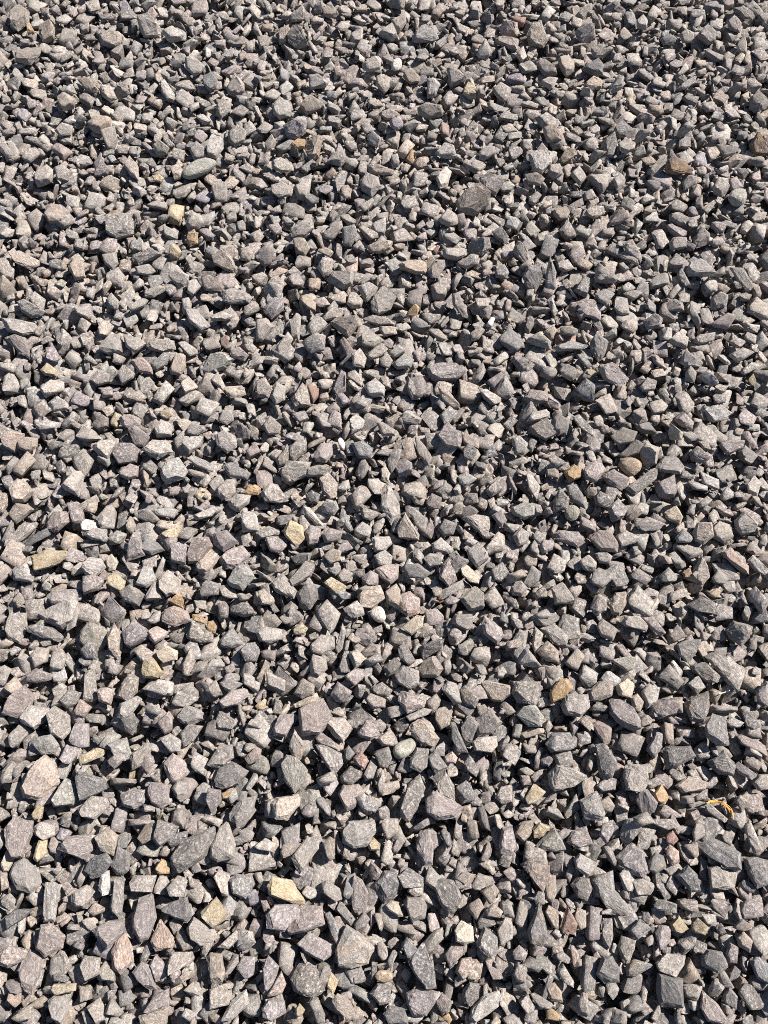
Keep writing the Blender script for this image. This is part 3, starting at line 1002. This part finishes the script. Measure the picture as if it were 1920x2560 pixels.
d 1340 1110 1380 1060 1445 1070 1440 1160 1390 1215 1345 1180
p 980 1130 1040 1100 1150 1110 1200 1130 1100 1270 1020 1280 985 1200
l 1400 1230 1480 1140 1570 1120 1595 1200 1500 1250 1420 1320 1385 1290
p 1165 1190 1210 1130 1265 1180 1240 1250 1190 1240
t 495 1180 530 1130 610 1180 645 1270 600 1295 510 1230
g 740 1130 790 1070 870 1080 870 1190 800 1200
p 40 1230 80 1170 180 1180 190 1250 100 1310 50 1280
d 830 1270 870 1215 960 1230 980 1327 860 1327
y 250 1240 280 1200 315 1240 290 1285 260 1280|small amber yellow pebble;among grey and mauve stones
o 1205 1280 1240 1245 1270 1300 1250 1327
t 1495 590 1540 550 1600 600 1580 640 1500 630
t 1460 470 1540 420 1580 470 1520 550
C 1445 290 1490 270 1545 330 1500 330
p 640 680 700 600 735 650 710 700 650 720
R 2 4
g 20 100 70 20 140 10 140 80 80 145
Y 135 60 180 20 240 55 200 110 145 120|rounded pale yellow stone;next to a green grey wedge
e 160 170 270 60 310 110 350 200 290 210 180 200
p 360 150 390 80 480 50 520 160 440 180
p 570 100 590 30 650 20 660 80 610 160
l 705 100 740 0 850 0 830 80 740 175
g 890 20 920 0 1040 0 1050 50 1010 70
r 1005 110 1050 75 1085 130 1050 170 1010 150|small terracotta pink oval stone;among grey stones
l 1170 90 1190 30 1240 40 1250 100 1180 150
d 1180 170 1240 110 1370 150 1480 220 1480 320 1400 320 1280 230|big dark slate slab;with a tan stone lying on it
t 1275 240 1300 175 1350 180 1380 290 1350 310 1280 280|tan stone;lying on a big dark slate slab
p 680 250 780 160 850 200 880 340 850 375 770 350 700 290|big flat mauve grey stone;beside a dark blocky stone
d 890 270 930 220 980 240 1000 310 930 350 885 330
k 1000 210 1030 170 1085 210 1090 280 1040 300
l 405 260 440 225 560 290 520 340 490 370 420 320
p 80 310 130 280 240 300 230 390 200 470 130 380
d 385 430 430 380 500 390 520 450 490 525 430 500
d 520 410 560 385 650 440 750 560 740 610 640 615 600 550|big oblong green grey slab;lying aslant
t 220 460 235 370 285 370 290 480 270 540 230 520
g 780 400 830 375 940 430 900 490 810 490
d 1065 370 1140 300 1200 360 1220 460 1160 470
l 1275 320 1320 305 1455 350 1440 440 1380 455 1290 450
d 1510 260 1560 250 1659 270 1659 420 1600 450 1540 360
l 920 560 960 520 1060 550 1050 600 950 590
d 105 720 175 550 210 650 235 770 190 820 120 800|tall dark grey spike;standing upright
t 215 600 240 560 300 590 300 710 260 700
r 310 700 360 570 420 680 400 740 330 735|warm brown upright stone;between a tan and a grey one
l 410 640 430 580 480 600 480 700 440 720
g 585 720 600 650 650 650 660 760 640 840 600 820
g 760 720 830 650 900 710 810 780
e 690 830 710 760 800 780 790 850 740 935
p 930 740 950 690 1030 700 1020 800 960 850
y 1030 680 1080 625 1140 710 1100 740 1040 720|knobbly yellow tan stone;pitted surface
y 1165 680 1200 640 1270 700 1250 750 1170 730
d 1235 900 1270 850 1380 870 1400 960 1340 1000 1240 950
l 935 930 1000 870 1120 890 1110 950 1060 1025 960 980
d 740 950 790 910 870 930 910 950 800 1020 745 1010
d 550 1000 590 890 650 890 695 970 690 1050 600 1060
D 950 1000 1100 1040 1105 1220 960 1200 940 1110|big square slate slab;the squarest stone of the bed
l 290 980 330 940 405 1060 400 1090 340 1060
k 380 830 400 815 435 890 405 960
l 285 880 330 860 385 910 370 940 310 920
d 1545 920 1590 890 1659 940 1680 1080 1590 1030
p 1225 1220 1240 1120 1340 1210 1400 1300 1380 1327 1270 1310|long mauve grey ridge shaped stone;lying aslant
o 225 1240 260 1230 320 1280 300 1310 230 1300
g 1280 1110 1320 1040 1380 1090 1340 1155 1290 1150
l 1110 1080 1170 1070 1235 1090 1200 1180 1130 1150
g 120 1140 150 1125 270 1200 260 1230 180 1220
l 45 1180 100 1140 150 1230 100 1265
l 630 1240 660 1225 740 1250 740 1327 640 1327
g 710 1190 760 1170 790 1230 770 1290 720 1270
t 220 1090 280 1065 320 1120 330 1190 260 1180
g 425 1180 460 1120 490 1150 495 1270 440 1240
l 1370 1140 1410 1090 1460 1150 1450 1230 1380 1190
p 820 1220 850 1170 910 1240 850 1270
l 905 1290 960 1200 970 1260 940 1320
p 10 860 50 820 100 870 80 920 20 910
g 10 1000 40 935 100 970 80 1060 30 1050
t 1455 770 1500 730 1560 790 1540 860 1470 820
p 1385 870 1410 805 1465 830 1460 930 1410 930
d 1430 700 1490 650 1560 690 1500 730
"""

def cam_ray(px, py):
    """pixel of the 1920 x 2560 photograph -> direction from the camera"""
    s = SENS / LENS / 2560.0
    u, v = (px - 960.0) * s, (1280.0 - py) * s
    f = Vector((0, math.cos(PITCH), -math.sin(PITCH)))
    up = Vector((0, math.sin(PITCH), math.cos(PITCH)))
    return (f + up * v + Vector((u, 0, 0))).normalized()

EYE = Vector((0, 0, CAM_H))

def on_plane(px, py, p0, n):
    d = cam_ray(px, py)
    return EYE + d * ((p0 - EYE).dot(n) / d.dot(n))

def on_level(px, py, z):
    return on_plane(px, py, Vector((0, 0, z)), Vector((0, 0, 1)))

def parse():
    out, ox, oy = [], 0, 0
    for line in MEASURED.strip().splitlines():
        if line[0] == 'R':
            c, r = line.split()[1:]
            ox, oy = 640 * int(c), 512 * int(r)
            continue
        body, _, text = line.partition('|')
        t = body.split()
        n = [float(x) for x in t[1:]]
        poly = [(ox + a * 640 / 1659, oy + b * 640 / 1659) for a, b in zip(n[::2], n[1::2])]
        out.append((t[0], poly, text))
    return out

def poly_area(p):
    return 0.5 * abs(sum(p[i][0] * p[i - 1][1] - p[i - 1][0] * p[i][1] for i in range(len(p))))

def stone_from_outline(poly, code, idx):
    """a solid stone whose rim follows the measured outline, with facets above and below"""
    R = random.Random(idx * 7 + 3)
    cx = sum(p[0] for p in poly) / len(poly)
    cy = sum(p[1] for p in poly) / len(poly)
    z = ZREF + 0.005 + R.uniform(-0.004, 0.005)
    p0 = on_level(cx, cy, z)
    view = (EYE - p0).normalized()
    n = (Vector((0, 0, 1)) * 0.55 + view * 0.45).normalized()
    tilt = Vector((R.gauss(0, 0.10), R.gauss(0, 0.10), 0))
    n = (n + tilt).normalized()
    P = [on_plane(x, y, p0, n) for x, y in poly]
    c = sum(P, Vector()) / len(P)
    e1 = max((a - b for a in P for b in P), key=lambda d: d.length).normalized()
    e2 = n.cross(e1)
    wid = max((a - c).dot(e2) for a in P) - min((a - c).dot(e2) for a in P)
    leng = max((a - c).dot(e1) for a in P) - min((a - c).dot(e1) for a in P)
    h = min(wid, leng) * R.uniform(0.30, 0.42)
    g1, g2 = R.gauss(0, 0.22), R.gauss(0, 0.22)
    pts = []
    rim = [c + (p - c) * 1.09 for p in P]
    for p in rim:
        q = p - c
        s = (q.dot(e1) * g1 + q.dot(e2) * g2)
        pts.append(p + n * (s * 0.3 + R.uniform(-0.10, 0.10) * h))
    rag = 1.0 if code in ROUND else 0.0
    sh = e1 * R.uniform(-0.10, 0.10) * leng + e2 * R.uniform(-0.10, 0.10) * wid
    inset = R.uniform(0.74, 0.94)
    for p in rim:
        q = (p - c) * (inset * R.uniform(0.85, 1.06) - 0.12 * rag) + sh * (1 - inset)
        s = (q.dot(e1) * g1 + q.dot(e2) * g2)
        pts.append(c + q + n * (s + h * R.uniform(0.6, 0.95)))
    for p in rim:
        q = (p - c) * R.uniform(0.6, 0.95)
        pts.append(c + q - n * h * R.uniform(0.35, 0.7))
        pts.append(c + (p - c) * R.uniform(0.35, 0.6) - n * h * R.uniform(1.0, 1.35))
    low = min(p.z for p in pts)
    if low < 0.004:                                     # bed the underside on the earth
        pts = [Vector((p.x, p.y, max(p.z, 0.004 + 0.05 * (p.z - low)))) for p in pts]
    bm = hull_mesh([p - p0 for p in pts])
    if code not in ROUND:
        bm = chip(bm, R, R.randint(2, 4), c - p0, (0.03, 0.12), n)
    return bm, p0, (leng, wid), (e1, e2, n)

def set_attrs(me, tint, lco, stain):
    a = me.attributes.new('tint', 'FLOAT_COLOR', 'POINT')
    a.data.foreach_set('color', np.ascontiguousarray(tint, dtype=np.float32).ravel())
    a = me.attributes.new('lco', 'FLOAT_VECTOR', 'POINT')
    a.data.foreach_set('vector', np.ascontiguousarray(lco, dtype=np.float32).ravel())
    a = me.attributes.new('stain', 'FLOAT', 'POINT')
    a.data.foreach_set('value', np.ascontiguousarray(stain, dtype=np.float32).ravel())

def tint_of(code, R):
    b = PAL[code]
    k = math.exp(R.gauss(0, 0.10))
    w = R.gauss(0, 0.02)
    return (b[0] * k * (1.0 + w), b[1] * k * 0.985, b[2] * k * (0.97 - w), min(1.0, max(0.12, R.gauss(0.72, 0.25))))

stones = parse()
H = np.zeros((NX, NY), dtype=np.float32)          # gravel height so far
CEIL = np.full((NX, NY), 9.0, dtype=np.float32)   # undersides of the measured stones
TOPM = np.full((NX, NY), -9.0, dtype=np.float32)  # upper sides of the measured stones
gx = (np.arange(NX) + 0.5) * CELL + X0
gy = (np.arange(NY) + 0.5) * CELL + Y0

solids = []
for i, (code, poly, text) in enumerate(stones):
    bm, p0, (leng, wid), fr = stone_from_outline(poly, code, i)
    co = np.array([v.co[:] for v in bm.verts])
    N, D = planes_of(bm)
    wco = co + np.array(p0[:])
    i0, j0, top, bot, mask = raster(N, D + N @ np.array(p0[:]), wco, CELL, X0, Y0)
    a0, b0 = max(i0, 0), max(j0, 0)
    a1, b1 = min(i0 + top.shape[0], NX), min(j0 + top.shape[1], NY)
    if a1 <= a0 or b1 <= b0:
        bm.free()
        continue
    sl = (slice(a0, a1), slice(b0, b1))
    loc = (slice(a0 - i0, a1 - i0), slice(b0 - j0, b1 - j0))
    m = mask[loc]
    CEIL[sl] = np.where(m, np.minimum(CEIL[sl], bot[loc]), CEIL[sl])
    TOPM[sl] = np.where(m, np.maximum(TOPM[sl], top[loc]), TOPM[sl])
    solids.append(dict(bm=bm, p0=p0, leng=leng, wid=wid, fr=fr, code=code, text=text, area=poly_area(poly),
                       poly=poly, sl=sl, bot=bot[loc], mask=m, idx=i))

# ------------------------------------------------------------------ the rest of the gravel: shapes, then settling
def proto_body(R):
    """a crushed fragment: an uneven slab, wedge or splinter with broken corners"""
    kind = R.random()
    if kind < 0.30:                                      # splinter
        ax, jit = (1.0, R.uniform(0.30, 0.50), R.uniform(0.20, 0.40)), (0.25, 1.0)
    elif kind < 0.62:                                    # flake
        ax, jit = (1.0, R.uniform(0.55, 0.95), R.uniform(0.18, 0.34)), (0.35, 1.0)
    else:                                                # lump
        ax, jit = (1.0, R.uniform(0.55, 0.9), R.uniform(0.42, 0.75)), (0.32, 1.0)
    pts = [Vector((sx * ax[0] * R.uniform(*jit), sy * ax[1] * R.uniform(*jit), sz * ax[2] * R.uniform(*jit))) * 0.5
           for sx in (-1, 1) for sy in (-1, 1) for sz in (-1, 1)]
    return chip(hull_mesh(pts), R, R.randint(1, 4), Vector(), (0.06, 0.22))

protos = []
for k in range(150):
    R = random.Random(1000 + k)
    base = proto_body(R)
    N, D = planes_of(base)
    hv = np.array([v.co[:] for v in base.verts])
    lods = []
    for cuts, amt in ((2, 0.040), (1, 0.026)):
        b = base.copy()
        roughen(b, 1.0, cuts, k + 0.5, amt, 0.05)
        b.verts.ensure_lookup_table()
        lods.append((np.array([v.co[:] for v in b.verts]), np.array([[v.index for v in f.verts] for f in b.faces])))
        b.free()
    base.free()
    protos.append((N, D, hv, lods))

def rot_matrix(tilt_s, R):
    yaw, spin = R.uniform(0, 2 * math.pi), R.uniform(0, 2 * math.pi)
    t = abs(R.gauss(0, tilt_s))
    cz, sz, ct, st, cs, ss = math.cos(yaw), math.sin(yaw), math.cos(t), math.sin(t), math.cos(spin), math.sin(spin)
    A = np.array([[cz, -sz, 0], [sz, cz, 0], [0, 0, 1]])
    B = np.array([[1, 0, 0], [0, ct, -st], [0, st, ct]])
    C = np.array([[cs, -ss, 0], [ss, cs, 0], [0, 0, 1]])
    return A @ B @ C

def library(n, size_fn, tilt_s, seed):
    lib = []
    R = random.Random(seed)
    for _ in range(n):
        k = R.randrange(len(protos))
        N, D, hv, lods = protos[k]
        s = size_fn(R)
        M = rot_matrix(tilt_s, R)
        co = (hv * s) @ M.T
        i0, j0, top, bot, mask = raster(N @ M.T, D * s, co, CELL)
        if mask.sum() < 4:
            continue
        bigb = np.where(mask, bot, 9.0).astype(np.float32)
        bigt = np.where(mask, top, -9.0).astype(np.float32)
        lib.append((k, s, M, i0, j0, bigt, bigb, mask, float(bigt.max() - bigb.min())))
    return lib

lib_main = library(900, lambda R: min(0.066, max(0.022, 0.043 * math.exp(R.gauss(0, 0.30)))), 0.8, 5)
lib_mid = library(500, lambda R: min(0.036, max(0.014, 0.0235 * math.exp(R.gauss(0, 0.28)))), 0.8, 6)
lib_small = library(300, lambda R: min(0.016, max(0.0065, 0.0105 * math.exp(R.gauss(0, 0.25)))), 0.8, 7)

placed = []                                        # (library entry, x, y, z)
IDM = np.full((NX, NY), -1, dtype=np.int32)

FAR = 0.008 * np.clip((Y0 + np.arange(NY) * CELL - 0.4) / 1.0, 0.0, 1.0)   # the bed lies a little lower and looser further on

def settle(lib, count, tries, limit, sink, hot=None):
    done = 0
    P = len(lib)
    for _ in range(count):
        e = lib[int(rng.integers(P))]
        k, s, M, i0, j0, bt, bb, mask, hgt = e
        w, h = bt.shape
        best = None
        for _t in range(tries):
            if hot is not None:
                q = hot[int(rng.integers(len(hot)))]
                a, b = int(q[0]) - w // 2, int(q[1]) - h // 2
                if a < 0 or b < 0 or a >= NX - w or b >= NY - h:
                    continue
            else:
                a, b = int(rng.integers(0, NX - w)), int(rng.integers(0, NY - h))
            patch = H[a:a + w, b:b + h]
            z = float((patch - bb).max()) - sink * hgt
            if z + float(bt.max()) > limit - FAR[b]:
                continue
            if best is None or z < best[0]:
                if ((bt + z) > CEIL[a:a + w, b:b + h] + 0.0015)[mask].any():
                    continue
                best = (z, a, b)
        if best is None:
            continue
        z, a, b = best
        t = bt + z
        reg = H[a:a + w, b:b + h]
        up = t > reg
        reg[up] = t[up]
        IDM[a:a + w, b:b + h][up] = len(placed)
        placed.append((e, X0 + (a - i0) * CELL, Y0 + (b - j0) * CELL, z))
        done += 1
    return done

free = CEIL > 5.0
for rnd in range(40):
    settle(lib_main, 2000, 5, ZREF + 0.013, 0.10)
    if H[free].mean() > ZREF - 0.020:
        break
settle(lib_mid, 9000, 4, ZREF + 0.008, 0.08)
for rnd in range(4):
    low = np.argwhere(free & (H < ZREF - 0.034))
    if len(low):
        settle(lib_mid if rnd < 3 else lib_small, 3600, 2, ZREF - 0.004, 0.08, low)
settle(lib_small, 5000, 3, ZREF + 0.003, 0.05)
print('settled', len(placed), 'mean', float(H[free].mean()))

# measured stones come to rest on what lies under them
for s in solids:
    gap = (s['bot'] - H[s['sl']])[s['mask']]
    drop = float(gap.min()) if gap.size else 0.0
    s['p0'] = s['p0'] - Vector((0, 0, min(max(drop, 0.0), 0.005)))

# stones that nothing of shows are left out
vis = np.unique(IDM[(TOPM < H) & (IDM >= 0)])
edge = IDM[IDM >= 0]
print('showing', len(vis))

# ------------------------------------------------------------------ build: earth
def new_obj(name, me, mat=None):
    if mat is not None:
        me.materials.append(mat)
    o = bpy.data.objects.new(name, me)
    scene.collection.objects.link(o)
    return o

g = 400.0
bm = bmesh.new()
rings = [0.0, 3.2, 6.0, 20.0, 80.0, g]
vsr = []
cy0 = 1.0
for r in rings[1:]:
    vsr.append([bm.verts.new((r * math.cos(t * math.pi / 24), cy0 + r * math.sin(t * math.pi / 24),
                              0.0 if r < 4 else 0.012 + 0.01 * math.sin(t * 1.7))) for t in range(48)])
bm.faces.new(vsr[0])
for A, B in zip(vsr, vsr[1:]):
    for t in range(48):
        bm.faces.new((A[t], B[t], B[(t + 1) % 48], A[(t + 1) % 48]))
bmesh.ops.recalc_face_normals(bm, faces=bm.faces[:])
me = bpy.data.meshes.new('ground')
bm.to_mesh(me)
bm.free()
ground = new_obj('ground', me, DIRT)
ground['kind'] = 'structure'

# ------------------------------------------------------------------ build: measured stones
for s in solids:
    R = random.Random(s['idx'] * 13 + 1)
    bm = s['bm']
    size = (s['leng'] + s['wid']) * 0.5
    if s['code'] in ROUND:
        roughen(bm, size, 3, s['idx'] * 0.37, 0.018, 0.5, 5)
    else:
        big = size > 0.03
        roughen(bm, size, 4 if size > 0.05 else (3 if big else 2), s['idx'] * 0.37, 0.036, 0.05, 1)
    e1, e2, n = s['fr']
    co = np.array([v.co[:] for v in bm.verts])
    F = np.array([e1[:], e2[:], n[:]])
    if R.random() < 0.35:
        F = F[[0, 2, 1]]
    s['lco'] = co @ F.T + np.array([R.uniform(-9, 9) for _ in range(3)])
    s['co'] = co
    bm.verts.ensure_lookup_table()
    s['tri'] = np.array([[v.index for v in f.verts] for f in bm.faces])
    s['tint'] = tint_of(s['code'], R)
    s['stain'] = STAIN.get(s['code'], 0.0) if R.random() < 0.9 else 0.0
    if s['code'] in 'lgdp' and R.random() < 0.05:
        s['stain'] = 0.25
    bm.free()

marks = [s for s in solids if s['text']]
plain = sorted((s for s in solids if not s['text']), key=lambda s: -s['area'])
NSINGLE = 300
single = marks + plain[:NSINGLE - len(marks)]
joined = plain[NSINGLE - len(marks):]

COLOUR = {'l': 'light grey', 'g': 'mid grey', 'd': 'dark slate grey', 'p': 'purplish grey', 't': 'tan grey',
          'e': 'greenish grey', 'v': 'lavender grey', 'k': 'pinkish', 'r': 'reddish brown', 'o': 'orange brown',
          'y': 'yellowish', 'w': 'white', 'C': 'cream', 'Y': 'yellowish'}

def describe(s):
    asp = max(s['leng'], s['wid']) / max(1e-4, min(s['leng'], s['wid']))
    size = 'big ' if s['area'] > 2300 else ('' if s['area'] > 1500 else 'smaller ')
    nv = len(s['poly'])
    if asp > 1.95:
        shape = 'long narrow stone'
    elif asp > 1.55:
        shape = 'oblong stone'
    elif nv <= 4:
        shape = 'wedge shaped stone'
    elif nv == 5:
        shape = 'five cornered stone'
    else:
        shape = 'chunky stone'
    for m in sorted(marks, key=lambda q: (q['p0'] - s['p0']).length)[:5]:      # name it by a stone one can find
        d = (m['p0'] - s['p0']).length
        rel = 'right beside the' if d < 0.055 else ('near the' if d < 0.12 else 'some way off the')
        short = m['text'].split(';')[0].split(',')[0].split()
        words = short[:6]
        if words[-1] in ('with', 'a', 'of', 'by', 'and', 'the', 'dark', 'upper'):
            words = short[:7]
        text = f"{size}{COLOUR.get(s['code'], 'grey')} {shape} {rel} {' '.join(words)}"
        if text not in used:
            break
    used.add(text)
    return text

used = set()
for s in single:
    me = bpy.data.meshes.new('gravel_stone')
    me.from_pydata(s['co'].tolist(), [], s['tri'].tolist())
    nvt = len(s['co'])
    set_attrs(me, np.tile(s['tint'], (nvt, 1)), s['lco'], np.full(nvt, s['stain']))
    o = new_obj('gravel_stone', me, ROCK)
    o.location = s['p0']
    o['label'] = s['text'].replace(';', ', ') if s['text'] else describe(s)
    o['category'] = 'stone'
    o['group'] = 'stones of the gravel bed'

# ------------------------------------------------------------------ build: the uncounted gravel, one mesh
CODES = list('lgdptevkoyrw')
PROB = np.array([0.29, 0.255, 0.13, 0.17, 0.10, 0.025, 0.008, 0.004, 0.001, 0.0015, 0.001, 0.0])
PROB /= PROB.sum()
VV, FF, TT, LL, SS = [], [], [], [], []
nv = 0
s_h = SENS / LENS / 2
for q in vis:
    (k, s, M, i0, j0, bt, bb, mask, hgt), x, y, z = placed[q]
    R = random.Random(int(q) * 3 + 11)
    d = Vector((x, y, z)) - EYE
    dep = d.y * math.cos(PITCH) - d.z * math.sin(PITCH)
    up = d.y * math.sin(PITCH) + d.z * math.cos(PITCH)
    inside = abs(d.x / dep) < s_h * 0.75 * 1.05 and abs(up / dep) < s_h * 1.05
    co, tri = protos[k][3][0 if (inside and s > 0.014) else 1]
    VV.append((co * s) @ M.T + np.array([x, y, z]))
    LL.append(co * s + np.array([R.uniform(-9, 9) for _ in range(3)]))
    FF.append(tri + nv)
    c = CODES[int(np.searchsorted(np.cumsum(PROB), R.random() * 0.9999))]
    TT.append(np.tile(tint_of(c, R), (len(co), 1)))
    SS.append(np.full(len(co), STAIN.get(c, 0.0) if R.random() < 0.8 else 0.0))
    nv += len(co)
for s in joined:
    VV.append(s['co'] + np.array(s['p0'][:]))
    LL.append(s['lco'])
    FF.append(s['tri'] + nv)
    TT.append(np.tile(s['tint'], (len(s['co']), 1)))
    SS.append(np.full(len(s['co']), s['stain']))
    nv += len(s['co'])
V, F = np.concatenate(VV), np.concatenate(FF)
me = bpy.data.meshes.new('gravel')
me.vertices.add(len(V))
me.vertices.foreach_set('co', V.astype(np.float32).ravel())
me.loops.add(F.size)
me.loops.foreach_set('vertex_index', F.astype(np.int32).ravel())
me.polygons.add(len(F))
me.polygons.foreach_set('loop_start', np.arange(0, F.size, 3, dtype=np.int32))
me.update(calc_edges=True)
set_attrs(me, np.concatenate(TT), np.concatenate(LL), np.concatenate(SS))
gravel = new_obj('gravel', me, ROCK)
gravel['kind'] = 'stuff'
gravel['label'] = 'loose bed of grey crushed stone and small chips between the bigger stones'
gravel['category'] = 'gravel'
print('triangles', len(F))

# ------------------------------------------------------------------ small plant remains lying on the stones
def tube(points, radii, sides=6):
    bm = bmesh.new()
    rings_ = []
    n = len(points)
    for i, p in enumerate(points):
        t = (points[min(i + 1, n - 1)] - points[max(i - 1, 0)]).normalized()
        a = t.cross(Vector((0, 0, 1)))
        a = a.normalized() if a.length > 1e-6 else Vector((1, 0, 0))
        b = t.cross(a)
        rings_.append([bm.verts.new(p + (a * math.cos(2 * math.pi * k / sides) + b * math.sin(2 * math.pi * k / sides)) * radii[i]) for k in range(sides)])
    for A, B in zip(rings_, rings_[1:]):
        for k in range(sides):
            bm.faces.new((A[k], A[(k + 1) % sides], B[(k + 1) % sides], B[k]))
    bm.faces.new(rings_[0][::-1])
    bm.faces.new(rings_[-1])
    return bm

def curve_points(ctrl, n=14):
    """smooth line through the control points"""
    out = []
    C = [ctrl[0]] + list(ctrl) + [ctrl[-1]]
    for i in range(1, len(C) - 2):
        for k in range(n):
            t = k / n
            a, b, c, d = C[i - 1], C[i], C[i + 1], C[i + 2]
            out.append(0.5 * ((2 * b) + (c - a) * t + (2 * a - 5 * b + 4 * c - d) * t * t + (3 * b - a - 3 * c + d) * t ** 3))
    out.append(ctrl[-1])
    return out

def surface(px, py, lift):
    """point over the gravel under that pixel of the photograph"""
    z = ZREF + 0.012
    for _ in range(4):
        p = on_level(px, py, z)
        i, j = int((p.x - X0) / CELL), int((p.y - Y0) / CELL)
        z = max(float(H[i, j]), float(TOPM[i, j])) * 0.5 + z * 0.5
    return Vector((p.x, p.y, z + lift))

NEEDLE = plant_material('dry_needle', (0.62, 0.30, 0.07), (0.72, 0.45, 0.13))
STRAW = plant_material('dry_straw', (0.50, 0.46, 0.38), (0.62, 0.58, 0.48))
LEAF = plant_material('dry_leaf', (0.42, 0.24, 0.06), (0.20, 0.09, 0.03))

Z = lambda a, b: (1700 + a * 180 / 1659, 1960 + b * 180 / 1659)
root_p = surface(*Z(640, 430), 0.003)
tuft = bpy.data.objects.new('dry_needle_tuft', None)
scene.collection.objects.link(tuft)
tuft.location = root_p
tuft['label'] = 'dry orange needle tuft arched over a dark grey oblong stone'
tuft['category'] = 'plant litter'
strands = [
    [(590, 440), (700, 395), (880, 410), (1040, 470), (1150, 570), (1195, 700), (1205, 800)],
    [(600, 450), (720, 415), (900, 430), (1060, 520), (1140, 620), (1180, 730)],
    [(610, 440), (760, 400), (950, 430), (1100, 510), (1165, 600)],
    [(640, 430), (800, 405), (920, 450), (980, 540), (1010, 620)],
    [(640, 425), (850, 420), (980, 480), (1060, 560), (1095, 660)],
    [(650, 400), (700, 380), (780, 395), (900, 420), (1010, 470), (1090, 560), (1150, 640), (1170, 780)],
    [(600, 455), (640, 400), (700, 385), (820, 400)],
]
for q, st in enumerate(strands):
    pts = [surface(*Z(a, b), 0.0035 + 0.0008 * q) for a, b in st]
    zs = [p.z for p in pts]
    for k, p in enumerate(pts):                       # a springy arch rather than hugging every dip
        p.z = 0.6 * p.z + 0.4 * max(zs)
    pts = curve_points([p - root_p for p in pts], 6)
    rr = [0.0010 * (1.0 - 0.55 * k / len(pts)) for k in range(len(pts))]
    bm = tube(pts, rr)
    me = bpy.data.meshes.new('needle')
    bm.to_mesh(me)
    bm.free()
    o = new_obj('needle', me, NEEDLE)
    o.parent = tuft

def stem(name, label, cat, px, lift, rad, mat):
    pts = [surface(a, b, l) for (a, b), l in zip(px, lift)]
    base = pts[-1].copy()
    pts = curve_points([p - base for p in pts], 7)
    bm = tube(pts, [rad * (0.6 + 0.4 * k / len(pts)) for k in range(len(pts))])
    me = bpy.data.meshes.new(name)
    bm.to_mesh(me)
    bm.free()
    o = new_obj(name, me, mat)
    o.location = base
    o['label'] = label
    o['category'] = cat
    return o

stem('grass_stem', 'thin pale dry grass stem curving over small pale stones', 'grass stem',
     [(472.5, 100), (482, 108), (491, 115.5), (500, 121), (507, 130)], [0.012, 0.010, 0.008, 0.005, 0.001], 0.0010, STRAW)
stem('straw_stalk', 'short straight pale straw stalk lying across dark stones', 'straw',
     [(1790, 1737), (1800, 1734.5), (1811, 1731), (1822, 1727)], [0.004, 0.004, 0.004, 0.004], 0.0010, STRAW)

# curled scrap of leaf in a gap
lp = surface(1097, 1499, 0.004)
bm = bmesh.new()
grid = []
for a in range(7):
    row = []
    for b in range(5):
        u, v = a / 6 - 0.5, b / 4 - 0.5
        w = 0.0085 * math.cos(u * 2.6)
        row.append(bm.verts.new((v * 2 * w + 0.0015 * math.sin(a * 1.9), u * 0.021,
                                 0.006 * math.cos(v * 4.2) + 0.003 * math.sin(a * 1.3 + b) - 0.004 * u)))
    grid.append(row)
for a in range(6):
    for b in range(4):
        bm.faces.new((grid[a][b], grid[a + 1][b], grid[a + 1][b + 1], grid[a][b + 1]))
ret = bmesh.ops.solidify(bm, geom=bm.faces[:], thickness=0.0005)
me = bpy.data.meshes.new('dry_leaf')
bm.to_mesh(me)
bm.free()
leaf = new_obj('dry_leaf', me, LEAF)
leaf.location = lp
leaf.rotation_euler = (0.3, -0.2, 0.35)
leaf['label'] = 'curled golden brown scrap of dry leaf in a gap'
leaf['category'] = 'leaf'
